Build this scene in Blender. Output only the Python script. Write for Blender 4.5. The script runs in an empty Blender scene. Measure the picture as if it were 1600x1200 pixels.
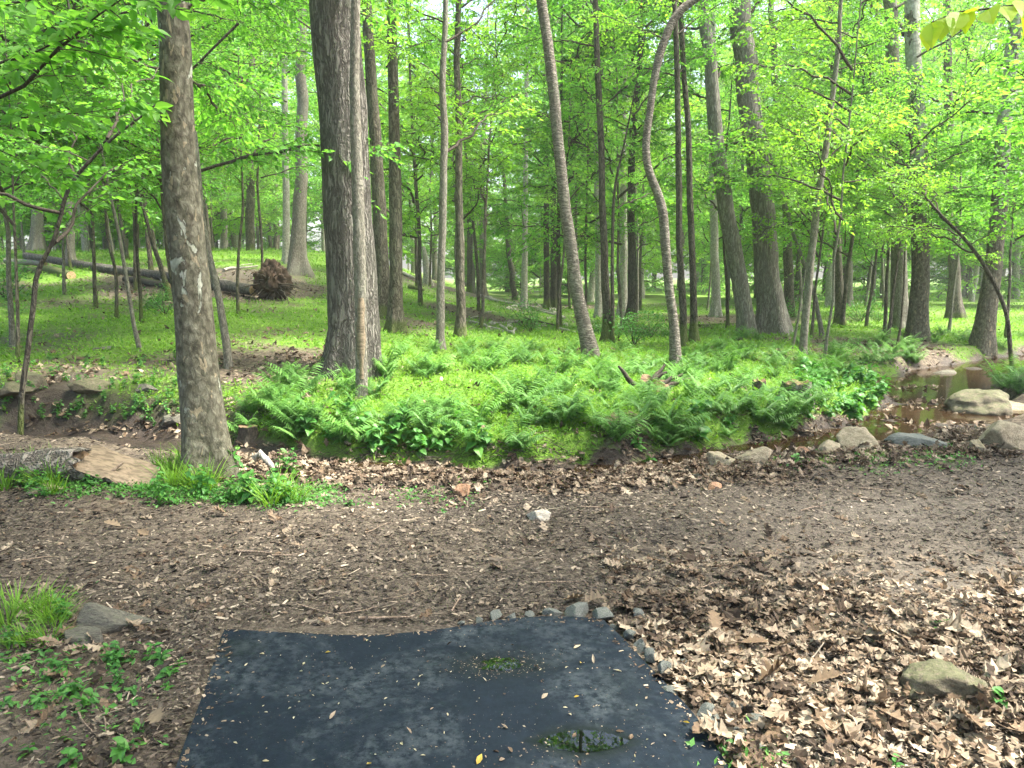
import bpy, math, random
import numpy as np
from mathutils import Vector, Matrix, noise as mnoise
R = math.radians
sc = bpy.context.scene
col = sc.collection

# ------------------------------------------------------------------ camera
CAM = np.array([0.0, 0.0, 1.55]); PITCH = R(8.1); FPX = 1197.0
cd = bpy.data.cameras.new('camera'); cam = bpy.data.objects.new('camera', cd); col.objects.link(cam)
cam.location = CAM; cam.rotation_euler = (R(90) - PITCH, 0, 0)
cd.sensor_width = 36; cd.lens = FPX / 1600 * 36; cd.clip_start = 0.05; cd.clip_end = 1000
sc.camera = cam
# ------------------------------------------------------------------ light
HAZE = .0011
SUN_EL, SUN_AZ = R(62), R(95)          # azimuth measured from +Y (view direction) towards +X
w = bpy.data.worlds.new('World'); sc.world = w; w.use_nodes = True
wn = w.node_tree; bg = wn.nodes['Background']
sky = wn.nodes.new('ShaderNodeTexSky'); sky.sky_type = 'NISHITA'; sky.sun_disc = False
sky.sun_elevation = SUN_EL; sky.sun_rotation = SUN_AZ; sky.air_density = 1.0; sky.dust_density = 5.0; sky.ozone_density = 0.6
wn.links.new(sky.outputs[0], bg.inputs[0]); bg.inputs[1].default_value = 0.15
sd = bpy.data.lights.new('sun', 'SUN'); sd.energy = 4.0; sd.angle = R(7); sd.color = (1.0, 0.95, 0.86)
so = bpy.data.objects.new('sun', sd); col.objects.link(so)
sdir = Vector((math.sin(SUN_AZ) * math.cos(SUN_EL), math.cos(SUN_AZ) * math.cos(SUN_EL), math.sin(SUN_EL)))
so.rotation_euler = sdir.to_track_quat('Z', 'Y').to_euler(); so.location = (0, 0, 30)
sc.view_settings.view_transform = 'Standard'; sc.view_settings.look = 'None'
sc.view_settings.exposure = 2.2; sc.view_settings.gamma = 1.0; sc.view_settings.use_curve_mapping = False
sc.render.engine = 'CYCLES'
cy = sc.cycles
cy.max_bounces = 12; cy.diffuse_bounces = 10; cy.glossy_bounces = 2; cy.transmission_bounces = 6
cy.transparent_max_bounces = 4; cy.use_denoising = True; cy.caustics_reflective = False; cy.caustics_refractive = False
cy.sample_clamp_indirect = 6.0; cy.use_adaptive_sampling = True; cy.adaptive_threshold = 0.02
try: cy.denoiser = 'OPENIMAGEDENOISE'; cy.denoising_input_passes = 'RGB_ALBEDO_NORMAL'; cy.denoising_prefilter = 'ACCURATE'
except Exception: pass

# ------------------------------------------------------------------ maths helpers
cp, sp_ = math.cos(PITCH), math.sin(PITCH)
def ray(px, py):
    x, y = (px - 800) / FPX, (600 - py) / FPX
    return np.array([x, cp + y * sp_, -sp_ + y * cp])      # per unit of optical depth
def at_y(px, py, Y):
    d = ray(px, py); return CAM + d * (Y / d[1])
def at_z(px, py, z):
    d = ray(px, py); return CAM + d * ((z - CAM[2]) / d[2])
def sstep(a, b, x):
    t = np.clip((x - a) / (b - a), 0, 1); return t * t * (3 - 2 * t)
def hsh(ix, iy, iz, seed):
    n = (ix * 374761393 + iy * 668265263 + iz * 2147483647 + seed * 974634777) & 0xffffffff
    n = ((n ^ (n >> 13)) * 1274126177) & 0xffffffff
    n = ((n ^ (n >> 16)) * 2246822519) & 0xffffffff
    return ((n ^ (n >> 15)) & 0xffffff) / float(0xffffff)
def vn(x, y, z=0.0, seed=0):
    x, y, z = np.broadcast_arrays(np.asarray(x, float), np.asarray(y, float), np.asarray(z, float))
    ix, iy, iz = np.floor(x).astype(np.int64), np.floor(y).astype(np.int64), np.floor(z).astype(np.int64)
    fx, fy, fz = x - ix, y - iy, z - iz
    fx, fy, fz = fx*fx*(3-2*fx), fy*fy*(3-2*fy), fz*fz*(3-2*fz)
    r = 0
    for a in (0, 1):
        for b in (0, 1):
            for c in (0, 1):
                wgt = (fx if a else 1-fx) * (fy if b else 1-fy) * (fz if c else 1-fz)
                r = r + wgt * hsh(ix+a, iy+b, iz+c, seed)
    return r * 2 - 1
def fbm(x, y, z=0.0, o=3, seed=0):
    r, a, f = 0, 1.0, 1.0
    for k in range(o):
        r = r + a * vn(x*f, y*f, np.asarray(z)*f, seed + k); a *= .5; f *= 2.03
    return r

# ------------------------------------------------------------------ terrain
CREEK_Z = -0.24
cpx = [(-500, 700), (-200, 690), (60, 680), (230, 690), (390, 712), (550, 734), (720, 742), (880, 744), (1040, 730), (1180, 712), (1320, 690),
       (1450, 662), (1500, 632), (1450, 602), (1500, 580), (1640, 560), (1900, 545)]
CREEK = np.array([at_z(x, y, CREEK_Z + .02)[:2] for x, y in cpx])
CW = np.array([.35, .4, .42, .38, .30, .24, .24, .26, .30, .42, .45, .62, .8, .72, .6, .8, .8])
def creek(x, y):
    """distance to the creek centre line, half width there, and signed side (+ = far bank)"""
    best = np.full(np.shape(x), 1e9); wd = np.zeros(np.shape(x)); side = np.zeros(np.shape(x))
    for i in range(len(CREEK) - 1):
        a, b = CREEK[i], CREEK[i+1]; ab = b - a
        t = np.clip(((x - a[0]) * ab[0] + (y - a[1]) * ab[1]) / (ab @ ab), 0, 1)
        dx, dy = x - a[0] - t * ab[0], y - a[1] - t * ab[1]
        d = np.hypot(dx, dy); m = d < best
        best = np.where(m, d, best); wd = np.where(m, CW[i] + t * (CW[i+1] - CW[i]), wd)
        side = np.where(m, np.sign(ab[0] * dy - ab[1] * dx), side)
    return best, wd, side
def hill(x, y):
    t = np.clip((y - 8) / 30, 0, 1); t = t * (1 - .25 * t) / .75
    wx = 1 - sstep(-9.5, 3.5, x + 0.1 * (y - 20))
    return 2.75 * t * wx
def H(x, y, fine=True):
    x = np.asarray(x, float); y = np.asarray(y, float)
    d, cw, side = creek(x, y)
    z = hill(x, y) + .10 * fbm(x * .25, y * .25, seed=3) * sstep(6, 12, y)
    z = z + .05 * sstep(.3, 1.4, d) * (side > 0) * (y < 16) * (x < 4.2)   # raised fern bank
    z = z + .05 * vn(x * .9 + 3, y * .9, seed=11) * sstep(3.4, 5, y)
    near = 1 - sstep(4.5, 6.5, y)
    z = z + near * .018 * vn(x * 2.1, y * 2.1, seed=12)
    # bottom right mound with leaves, bottom left bank
    z = z + .03 * np.exp(-(((x - 1.75) / .8) ** 2 + ((y - 2.75) / .9) ** 2))
    z = z - .06 * sstep(-1.2, -1.8, x) * (1 - sstep(2.6, 3.5, y))
    wob = .12 * vn(x * 1.7, y * 1.7, seed=21) + .07 * vn(x * 5, y * 5, seed=22)
    e = d - cw - wob
    prof = 1 - sstep(-.10, np.where(side > 0, .42, .55), e)
    zb = CREEK_Z - .045 + .03 * (cw > .8) + .055 * fbm(x * 1.9, y * 1.9, seed=31, o=3) * (1 + (cw > .8) * .3)
    z = z * (1 - prof) + prof * zb
    if fine:
        k = 1 - sstep(14, 30, y)
        z = z + k * (.010 * vn(x * 8, y * 8, seed=41) + .006 * vn(x * 21, y * 21, seed=42))
    # flat bed under the mat
    mm = sstep(-1.55, -1.25, x) * (1 - sstep(.75, 1.0, x)) * (1 - sstep(3.25, 3.45, y))
    return z * (1 - mm) + mm * (-.004)
TT = np.geomspace(1.5, 130, 900)
def gp(px, py):
    d = ray(px, py); P = CAM + TT[:, None] * d
    h = H(P[:, 0], P[:, 1], False); k = np.argmax(P[:, 2] < h)
    if P[k, 2] >= h[k]: k = len(TT) - 1
    if k > 0:
        a, b = TT[k-1], TT[k]; s = np.linspace(a, b, 12); Q = CAM + s[:, None] * d
        hq = H(Q[:, 0], Q[:, 1], False); j = np.argmax(Q[:, 2] < hq); q = Q[j]
    else: q = P[0]
    return np.array([q[0], q[1], float(H(q[0], q[1]))])
def gz(x, y): return float(H(x, y))

# ------------------------------------------------------------------ mesh builders
class MB:
    def __init__(s): s.V, s.F, s.M, s.n, s.S, s.A = [], [], [], 0, [], []
    def add(s, V, F, m=0, smooth=True, a=None):
        V = np.asarray(V, float).reshape(-1, 3); F = np.asarray(F, np.int64)
        s.V.append(V); s.F.append(F + s.n); s.M.append(np.full(len(F), m)); s.S.append(np.full(len(F), smooth))
        s.A.append(np.zeros(len(V)) if a is None else np.broadcast_to(a, (len(V),)).astype(float))
        s.n += len(V)
    def xf(s, M, o):                        # add builder o transformed
        M = np.array(M)
        for V, F, m, sm, a, in zip(o.V, o.F, o.M, o.S, o.A): pass
    def mesh(s, name, mats):
        me = bpy.data.meshes.new(name)
        V = np.concatenate(s.V); lt = np.concatenate([np.full(len(f), f.shape[1]) for f in s.F])
        li = np.concatenate([f.ravel() for f in s.F]); ls = np.concatenate([[0], np.cumsum(lt)[:-1]])
        me.vertices.add(len(V)); me.vertices.foreach_set('co', V.ravel().astype(np.float32))
        me.loops.add(len(li)); me.loops.foreach_set('vertex_index', li.astype(np.int32))
        me.polygons.add(len(lt)); me.polygons.foreach_set('loop_start', ls.astype(np.int32))
        me.polygons.foreach_set('loop_total', lt.astype(np.int32))
        me.polygons.foreach_set('material_index', np.concatenate(s.M).astype(np.int32))
        me.polygons.foreach_set('use_smooth', np.concatenate(s.S).astype(bool))
        a = me.attributes.new('v', 'FLOAT', 'POINT'); a.data.foreach_set('value', np.concatenate(s.A).astype(np.float32))
        for m in (mats if isinstance(mats, (list, tuple)) else [mats]): me.materials.append(m)
        me.update(calc_edges=True); return me
    def build(s, name, mats, parent=None, loc=None):
        return link(name, s.mesh(name, mats), parent, loc)
def link(name, me, parent=None, loc=None):
    o = bpy.data.objects.new(name, me); col.objects.link(o)
    if parent is not None: o.parent = parent
    if loc is not None: o.location = loc
    return o
def tag(o, label, cat, group=None, kind=None):
    if label: o['label'] = label
    if cat: o['category'] = cat
    if group: o['group'] = group
    if kind: o['kind'] = kind
    return o
def thing(name, label, cat, loc, rz=0, group=None):
    o = bpy.data.objects.new(name, None); col.objects.link(o); o.empty_display_size = .1
    o.location = loc; o.rotation_euler = (0, 0, rz); return tag(o, label, cat, group)

def tube(mb, P, r, sides=8, m=0, cap=True, lump=0.0, seed=0, flare=None, a=None, capm=None):
    P = np.asarray(P, float); n = len(P); r = np.broadcast_to(np.asarray(r, float), (n,))
    T = np.gradient(P, axis=0); T /= np.linalg.norm(T, axis=1)[:, None] + 1e-9
    ref = np.array([1., 0, 0]) if abs(T[0, 0]) < .8 else np.array([0, 1., 0])
    B = np.cross(T, ref); B /= np.linalg.norm(B, axis=1)[:, None] + 1e-9
    N = np.cross(B, T)
    th = np.arange(sides) / sides * 2 * np.pi
    C, S = np.cos(th), np.sin(th)
    rr = r[:, None] * np.ones(sides)
    if lump:
        arc = np.concatenate([[0], np.cumsum(np.linalg.norm(np.diff(P, axis=0), axis=1))])
        sc_ = 1.0 / max(r.mean(), .01)
        rr = rr * (1 + lump * vn(C[None] * 1.6 + seed, S[None] * 1.6, arc[:, None] * sc_ * .35, seed)
                   + lump * .5 * vn(C[None] * 4 + seed, S[None] * 4, arc[:, None] * sc_ * .9, seed + 5))
    if flare is not None: rr = rr * flare(th, P)
    V = P[:, None] + rr[..., None] * (C[None, :, None] * N[:, None] + S[None, :, None] * B[:, None])
    i = np.arange(n - 1)[:, None] * sides; j = np.arange(sides)[None]; j2 = (j + 1) % sides
    F = np.stack([i + j, i + j2, i + sides + j2, i + sides + j], -1).reshape(-1, 4)
    av = None if a is None else np.repeat(np.broadcast_to(a, (n,)), sides)
    mb.add(V.reshape(-1, 3), F, m, True, av)
    if cap:
        for k, c in ((0, 1), (n - 1, -1)):
            ring = V[k]; Vc = np.concatenate([ring, [ring.mean(0)]])
            idx = np.arange(sides); f = np.stack([np.full(sides, sides), (idx + 1) % sides, idx], -1)
            if c < 0: f = f[:, ::-1]
            mb.add(Vc, f, m if capm is None else capm, False)

KITE = (np.array([[0, 0, 0], [.42, -.5, .10], [1, 0, -.08], [.42, .5, .10]]), np.array([[0, 1, 2], [0, 2, 3]]))
def _ov():
    xs = [.0, .18, .45, .72]; ws = [0.0, .38, .5, .30]; V = [[0, 0, 0]]; F = []
    for x, wd in zip(xs[1:], ws[1:]): V += [[x, -wd, .13 * wd * 2], [x, 0, 0], [x, wd, .13 * wd * 2]]
    V.append([1, 0, -.06])
    F += [[0, 1, 2], [0, 2, 3]]; F4 = [[1, 4, 5, 2], [2, 5, 6, 3], [4, 7, 8, 5], [5, 8, 9, 6]]; F += [[7, 10, 8], [8, 10, 9]]
    tri = []
    for f in F: tri.append(f)
    for f in F4: tri += [[f[0], f[1], f[2]], [f[0], f[2], f[3]]]
    return np.array(V, float), np.array(tri)
OVATE = _ov()
def _oak(lobes, depth):
    xs = [0.0, .10, .20, .27, .40, .48, .60, .68, .80, .88, 1.0]
    ws = [.02, .07, .26, .17, .40, .21, .46, .22, .33, .20, 0.02]
    ws = [wd * (lobes if k % 2 == 0 else depth) for k, wd in enumerate(ws)]
    V, F = [], []
    for k, (x, wd) in enumerate(zip(xs, ws)):
        sh = .05 if k % 2 == 0 and 0 < k < 10 else 0
        V += [[x + sh, -wd, 0], [x, 0, 0], [x + sh, wd, 0]]
    for k in range(len(xs) - 1):
        a, b = 3 * k, 3 * k + 3
        for p, q, r_, s_ in ((a, b, b + 1, a + 1), (a + 1, b + 1, b + 2, a + 2)): F += [[p, q, r_], [p, r_, s_]]
    return np.array(V, float), np.array(F)
OAK = _oak(1.0, 1.0)
def scatter(mb, T, P, az, tilt, roll, L, W, curl=0.0, bend=0.0, m=0, rs=None, a=None, crum=0.0):
    """instances of the leaf template T: az heading, tilt up(+)/down of the long axis, roll round it"""
    TV, TF = T; n = len(P); k = len(TV)
    az, tilt, roll, L, W, curl, bend = [np.broadcast_to(np.asarray(q, float), (n,)) for q in (az, tilt, roll, L, W, curl, bend)]
    x = TV[None, :, 0] * L[:, None]; y = TV[None, :, 1] * W[:, None]
    z = TV[None, :, 2] * W[:, None] + curl[:, None] * (TV[None, :, 1] ** 2) * W[:, None] * 4 + bend[:, None] * (TV[None, :, 0] ** 2) * L[:, None]
    if crum:
        q_ = np.random.RandomState(n); z = z + q_.normal(0, crum, (n, k)) * W[:, None]; x = x + q_.normal(0, crum * .5, (n, k)) * W[:, None]; y = y + q_.normal(0, crum * .6, (n, k)) * W[:, None]
    cr, sr = np.cos(roll)[:, None], np.sin(roll)[:, None]
    y, z = y * cr - z * sr, y * sr + z * cr
    ct, st = np.cos(tilt)[:, None], np.sin(tilt)[:, None]
    x, z = x * ct - z * st, x * st + z * ct
    ca, sa = np.cos(az)[:, None], np.sin(az)[:, None]
    x, y = x * ca - y * sa, x * sa + y * ca
    V = np.stack([x, y, z], -1) + np.asarray(P)[:, None]
    F = TF[None] + (np.arange(n) * k)[:, None, None]
    mb.add(V.reshape(-1, 3), F.reshape(-1, TF.shape[1]), m, False, None if a is None else np.repeat(a, k))

def bough(seed, L=2.4, leaf=.10, step=.06, sub=3, T=KITE, main=None, r0=.022, spread=.42, leafw=.56, fill=1.0, sag=.25):
    rs = np.random.RandomState(seed); mb = MB(); LP, LA, LT = [], [], []
    n = 14
    if main is None:
        t = np.linspace(0, 1, n); wob = np.cumsum(rs.normal(0, .035, n)); wz = np.cumsum(rs.normal(0, .02, n))
        P = np.stack([t * L, wob * L * .8, L * (.5 * t - sag * 1.2 * t * t) + wz * L * .6], 1)
    else:
        P = np.asarray(main, float); n = len(P); t = np.linspace(0, 1, n); L = np.linalg.norm(np.diff(P, axis=0), axis=1).sum()
    tube(mb, P, r0 * (1 - .82 * t), 6, 1, cap=False, lump=.12, seed=seed)
    def pt(u):
        k = min(int(u * (n - 1)), n - 2); f = u * (n - 1) - k; return P[k] * (1 - f) + P[k+1] * f, (P[k+1] - P[k]) / (np.linalg.norm(P[k+1] - P[k]) + 1e-9)
    def leaves_on(Q, hd):
        seg = np.linalg.norm(Q[-1] - Q[0]); m = max(2, int(seg / step * fill))
        for k in range(m):
            u = (k + rs.rand() * .6) / m; u = .12 + .88 * u
            idx = u * (len(Q) - 1); i0 = min(int(idx), len(Q) - 2); f = idx - i0
            p = Q[i0] * (1 - f) + Q[i0+1] * f; sd_ = 1 if k % 2 else -1
            LP.append(p + rs.normal(0, .008, 3)); LA.append(hd + sd_ * rs.uniform(.5, 1.25)); LT.append(rs.normal(-.25, .42))
        LP.append(Q[-1]); LA.append(hd + rs.normal(0, .2)); LT.append(-.2)
    m = int(L / .13)
    for k in range(m):
        u = .12 + .86 * (k + rs.rand() * .5) / m; p, d = pt(u)
        h0 = math.atan2(d[1], d[0]); s_ = 1 if k % 2 else -1
        ln = L * spread * (.35 + .65 * math.sin(min(1, u * 1.15) * math.pi) ** .7) * rs.uniform(.6, 1.1)
        h = h0 + s_ * rs.uniform(.6, 1.15); up = rs.normal(.14, .34)
        q = np.linspace(0, 1, 6)[:, None]; bendh = h - s_ * .35 * q[:, 0]
        stepv = np.stack([np.cos(bendh), np.sin(bendh), np.full(6, up) - .28 * q[:, 0]], 1) * ln / 5
        Q = p + np.concatenate([[[0, 0, 0]], np.cumsum(stepv[:-1], 0)]) + np.concatenate([[[0, 0, 0]], rs.normal(0, .01 * ln, (5, 3))])
        tube(mb, Q, r0 * .32 * (1 - .75 * q[:, 0]), 3, 1, cap=False); leaves_on(Q, h)
        for j in range(sub):
            v = (j + .6 + rs.rand() * .4) / (sub + .6); i0 = min(int(v * 5), 4); pq = Q[i0]
            sg = 1 if (j + k) % 2 else -1; hh = h + sg * rs.uniform(.5, .95); l2 = ln * rs.uniform(.28, .5) * (1 - .4 * v)
            e = pq + np.array([math.cos(hh), math.sin(hh), rs.normal(0, .35)]) * l2; mid = (pq + e) / 2 + [0, 0, .03 * l2]
            Q2 = np.array([pq, mid, e]); tube(mb, Q2, [r0*.12, r0*.1, r0*.05], 3, 1, cap=False); leaves_on(Q2, hh)
    LP = np.array(LP); k = len(LP); lf = leaf * rs.uniform(.6, 1.2, k)
    scatter(mb, T, LP, np.array(LA), np.array(LT), rs.normal(0, .55, k), lf, lf * leafw * rs.uniform(.8, 1.15, k), bend=rs.uniform(-.25, .05, k), m=0)
    return mb

# ------------------------------------------------------------------ materials
def newmat(name):
    m = bpy.data.materials.new(name); m.use_nodes = True; nt = m.node_tree; nt.nodes.clear()
    o = nt.nodes.new('ShaderNodeOutputMaterial'); return m, nt, o
def N(nt, t, **kw):
    n = nt.nodes.new('ShaderNode' + t)
    for k, v in kw.items():
        if isinstance(v, tuple) and k == 'inp': pass
        setattr(n, k, v)
    return n
def ramp(nt, fac, stops, interp='LINEAR'):
    r = nt.nodes.new('ShaderNodeValToRGB'); r.color_ramp.interpolation = interp
    el = r.color_ramp.elements
    while len(el) < len(stops): el.new(.5)
    for e, (p, c) in zip(el, stops): e.position = p; e.color = (*c, 1) if len(c) == 3 else c
    if fac is not None: nt.links.new(fac, r.inputs[0])
    return r
def noi(nt, vec, scale, detail=4, rough=.55, dist=0.0):
    n = nt.nodes.new('ShaderNodeTexNoise'); n.inputs['Scale'].default_value = scale; n.inputs['Detail'].default_value = detail
    n.inputs['Roughness'].default_value = rough; n.inputs['Distortion'].default_value = dist
    if vec is not None: nt.links.new(vec, n.inputs['Vector'])
    return n
def mapping(nt, vec, s=(1, 1, 1), loc=(0, 0, 0)):
    m = nt.nodes.new('ShaderNodeMapping'); m.inputs['Scale'].default_value = s; m.inputs['Location'].default_value = loc
    nt.links.new(vec, m.inputs['Vector']); return m.outputs[0]
def mix(nt, f, a, b, mode='MIX'):
    m = nt.nodes.new('ShaderNodeMix'); m.data_type = 'RGBA'; m.blend_type = mode; m.clamp_factor = True
    for s, v in ((m.inputs[0], f), (m.inputs[6], a), (m.inputs[7], b)):
        if hasattr(v, 'is_output') or isinstance(v, bpy.types.NodeSocket): nt.links.new(v, s)
        elif isinstance(v, (int, float)): s.default_value = v
        else: s.default_value = (*v, 1)
    return m.outputs[2]
def math_(nt, op, a, b=None, clamp=False):
    m = nt.nodes.new('ShaderNodeMath'); m.operation = op; m.use_clamp = clamp
    for s, v in ((m.inputs[0], a), (m.inputs[1], b)):
        if v is None: continue
        if isinstance(v, bpy.types.NodeSocket): nt.links.new(v, s)
        else: s.default_value = v
    return m.outputs[0]
def bump(nt, h, strength=.5, dist=.02, normal=None):
    b = nt.nodes.new('ShaderNodeBump'); b.inputs['Strength'].default_value = strength; b.inputs['Distance'].default_value = dist
    nt.links.new(h, b.inputs['Height'])
    if normal: nt.links.new(normal, b.inputs['Normal'])
    return b.outputs[0]
def principled(nt, out, colr, rough=.8, spec=.3, normal=None):
    p = nt.nodes.new('ShaderNodeBsdfPrincipled'); p.inputs['Specular IOR Level'].default_value = spec
    for s, v in ((p.inputs['Base Color'], colr), (p.inputs['Roughness'], rough)):
        if isinstance(v, bpy.types.NodeSocket): nt.links.new(v, s)
        elif isinstance(v, (int, float)): s.default_value = v
        else: s.default_value = (*v, 1)
    if normal: nt.links.new(normal, p.inputs['Normal'])
    if out: nt.links.new(p.outputs[0], out.inputs[0])
    return p
def coords(nt): return nt.nodes.new('ShaderNodeTexCoord').outputs['Object']
def attr(nt, name='v'):
    a = nt.nodes.new('ShaderNodeAttribute'); a.attribute_name = name; return a.outputs['Fac']
def leaf_mat(name, lo, mid, hi, tr=.5, trc=(1.5, 1.5, .6), rough=.45, spec=.35, objvar=.35):
    m, nt, o = newmat(name)
    g = N(nt, 'NewGeometry'); oi = N(nt, 'ObjectInfo')
    f = math_(nt, 'ADD', math_(nt, 'MULTIPLY', g.outputs['Random Per Island'], 1 - objvar), math_(nt, 'MULTIPLY', oi.outputs['Random'], objvar))
    r = ramp(nt, f, [(0.05, lo), (.5, mid), (.95, hi)])
    p = principled(nt, None, r.outputs[0], rough, spec)
    t = N(nt, 'BsdfTranslucent'); nt.links.new(mix(nt, 1.0, r.outputs[0], trc, 'MULTIPLY'), t.inputs[0])
    ms = N(nt, 'MixShader'); ms.inputs[0].default_value = tr
    nt.links.new(p.outputs[0], ms.inputs[1]); nt.links.new(t.outputs[0], ms.inputs[2]); nt.links.new(ms.outputs[0], o.inputs[0])
    return m
MT = {}
MT['leaf'] = leaf_mat('tree_leaf', (.075, .215, .035), (.12, .31, .05), (.195, .42, .075), tr=.55, trc=(1.55, 1.55, .8))
MT['leafy'] = leaf_mat('bright_tree_leaf', (.10, .26, .035), (.16, .36, .05), (.26, .47, .075), tr=.55, trc=(1.55, 1.45, .7))
MT['leaf_sunpaint'] = leaf_mat('leaf_painted_sunlit', (.25, .42, .03), (.32, .50, .04), (.40, .56, .05), tr=.6, trc=(1.4, 1.25, .6))  # sunlight put into the colour for the unlit twig at top right
MT['fern'] = leaf_mat('fern_green', (.065, .16, .035), (.11, .25, .055), (.175, .34, .08), tr=.38, trc=(1.3, 1.4, .6), objvar=.6)
MT['weed'] = leaf_mat('weed_green', (.045, .15, .03), (.07, .21, .04), (.11, .27, .045), tr=.35, trc=(1.3, 1.4, .6))
MT['grass'] = leaf_mat('grass_green', (.08, .18, .028), (.135, .27, .04), (.21, .36, .05), tr=.4, trc=(1.3, 1.4, .5), spec=.15)
def bark(name, ridge, furrow, sx=16, sz=3.2, strength=.9, dist=.03, moss=.0, lich=.3, fr=(.03, .28)):
    m, nt, o = newmat(name); c = coords(nt)
    nz = noi(nt, c, 5, 3); wv = N(nt, 'VectorMath', operation='MULTIPLY_ADD')
    nt.links.new(nz.outputs['Color'], wv.inputs[0]); wv.inputs[1].default_value = (.10, .10, .10); nt.links.new(c, wv.inputs[2])
    mp = mapping(nt, wv.outputs[0], (sx, sx, sz))
    v = noi(nt, mp, 1, 3, .6, .35); vd = math_(nt, 'MULTIPLY', math_(nt, 'ABSOLUTE', math_(nt, 'SUBTRACT', v.outputs[0], .5)), 2.6)
    mp2 = mapping(nt, wv.outputs[0], (sx * 2.3, sx * 2.3, sz * 2.2)); n2 = noi(nt, mp2, 1, 5, .65)
    h = math_(nt, 'ADD', ramp(nt, vd, [(fr[0], (0, 0, 0)), (fr[1], (1, 1, 1))]).outputs[0], math_(nt, 'MULTIPLY', n2.outputs[0], .7))
    cc = ramp(nt, math_(nt, 'MULTIPLY', h, .6), [(.12, furrow), (.5, tuple((a + b) / 2 for a, b in zip(ridge, furrow))), (.85, ridge)])
    big = noi(nt, c, 1.7, 4); cc2 = mix(nt, math_(nt, 'MULTIPLY', ramp(nt, big.outputs[0], [(.45, (0, 0, 0)), (.7, (1, 1, 1))]).outputs[0], lich), cc.outputs[0], (.19, .21, .16))
    if moss > 0:
        sz_ = N(nt, 'SeparateXYZ'); nt.links.new(c, sz_.inputs[0]); mz = math_(nt, 'MULTIPLY', sz_.outputs[2], -1.0 / moss); mz = math_(nt, 'ADD', mz, 1.0)
        f = math_(nt, 'ADD', mz, math_(nt, 'MULTIPLY', noi(nt, c, 6, 4).outputs[0], 1.0)); f = ramp(nt, f, [(.62, (0, 0, 0)), (.95, (1, 1, 1))]).outputs[0]
        cc2 = mix(nt, math_(nt, 'MULTIPLY', f, .75), cc2, (.09, .12, .03))
    principled(nt, o, cc2, .9, .15, bump(nt, h, strength, dist)); return m
MT['oak'] = bark('oak_bark', (.215, .20, .175), (.045, .039, .033), 22, 2.6, 1.0, .03, lich=.2, fr=(.0, .35))
MT['oaklight'] = bark('light_oak_bark', (.30, .28, .24), (.09, .08, .065), 22, 2.6, .8, .02, lich=.2, fr=(.0, .35))
MT['grey'] = bark('grey_bark', (.23, .215, .175), (.09, .08, .065), 26, 9, .5, .012, lich=.35)
MT['cherry'] = bark('cherry_bark', (.24, .215, .18), (.07, .06, .05), 9, 30, .7, .02, lich=.25)
MT['dark'] = bark('dark_bark', (.11, .10, .075), (.028, .024, .02), 22, 6, .8, .018, moss=.6, lich=.15)
MT['mid'] = bark('mid_bark', (.17, .15, .115), (.05, .043, .034), 18, 4.5, .8, .02, moss=.35, lich=.25)
MT['pale'] = bark('pale_bark', (.42, .40, .35), (.20, .18, .15), 20, 7, .4, .01, lich=.3)
MT['twig'] = bark('twig_bark', (.085, .07, .055), (.035, .03, .024), 40, 12, .4, .006, lich=.1)
def sycamore(name, brown_h, brown_b, pale_low):
    """olive-brown plates over pale under-bark; the pale shows more above brown_h metres"""
    m, nt, o = newmat(name); c = coords(nt)
    sz_ = N(nt, 'SeparateXYZ'); nt.links.new(c, sz_.inputs[0])
    nz = noi(nt, mapping(nt, c, (1, 1, .55)), 6.5, 5, .6, .6); nb = noi(nt, c, 1.2, 3)
    up = math_(nt, 'MULTIPLY', math_(nt, 'SUBTRACT', sz_.outputs[2], brown_h), brown_b, clamp=False)
    up = math_(nt, 'MINIMUM', math_(nt, 'MAXIMUM', up, pale_low), .23)
    f = math_(nt, 'ADD', math_(nt, 'ADD', nz.outputs[0], up), math_(nt, 'MULTIPLY', math_(nt, 'SUBTRACT', nb.outputs[0], .5), .35))
    f = math_(nt, 'ADD', f, math_(nt, 'MULTIPLY', math_(nt, 'SUBTRACT', noi(nt, c, 30, 3, .6).outputs[0], .5), .10))
    f = math_(nt, 'SUBTRACT', f, math_(nt, 'MULTIPLY', math_(nt, 'LESS_THAN', sz_.outputs[2], .38), .10))
    fm = ramp(nt, f, [(.625, (0, 0, 0)), (.645, (1, 1, 1))]).outputs[0]
    pl = noi(nt, mapping(nt, c, (1, 1, .6)), 22, 5, .7, .5)
    fl = N(nt, 'TexVoronoi'); fl.inputs['Scale'].default_value = 1; nt.links.new(mapping(nt, c, (24, 24, 14)), fl.inputs['Vector'])
    brown = ramp(nt, pl.outputs[0], [(.32, (.04, .038, .026)), (.48, (.095, .09, .062)), (.62, (.155, .148, .108)), (.72, (.22, .21, .16))]).outputs[0]
    chips = ramp(nt, noi(nt, mapping(nt, c, (1, 1, .45)), 17, 2, .5, .4).outputs[0], [(.63, (0, 0, 0)), (.645, (1, 1, 1))]).outputs[0]
    brown = mix(nt, ramp(nt, fl.outputs['Distance'], [(.55, (0, 0, 0)), (.8, (.6, .6, .6))]).outputs[0], brown, (.04, .034, .024))
    brown = mix(nt, math_(nt, 'MULTIPLY', chips, .7), brown, (.26, .215, .14))
    pale = ramp(nt, noi(nt, c, 14, 4).outputs[0], [(.35, (.20, .21, .16)), (.6, (.35, .36, .29)), (.72, (.47, .47, .40))]).outputs[0]
    hh = math_(nt, 'ADD', math_(nt, 'MULTIPLY', fm, -1.0), math_(nt, 'ADD', math_(nt, 'MULTIPLY', pl.outputs[0], .9), math_(nt, 'MULTIPLY', fl.outputs['Distance'], .35)))
    principled(nt, o, mix(nt, fm, brown, pale), .85, .15, bump(nt, hh, 1.0, .02)); return m
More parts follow.
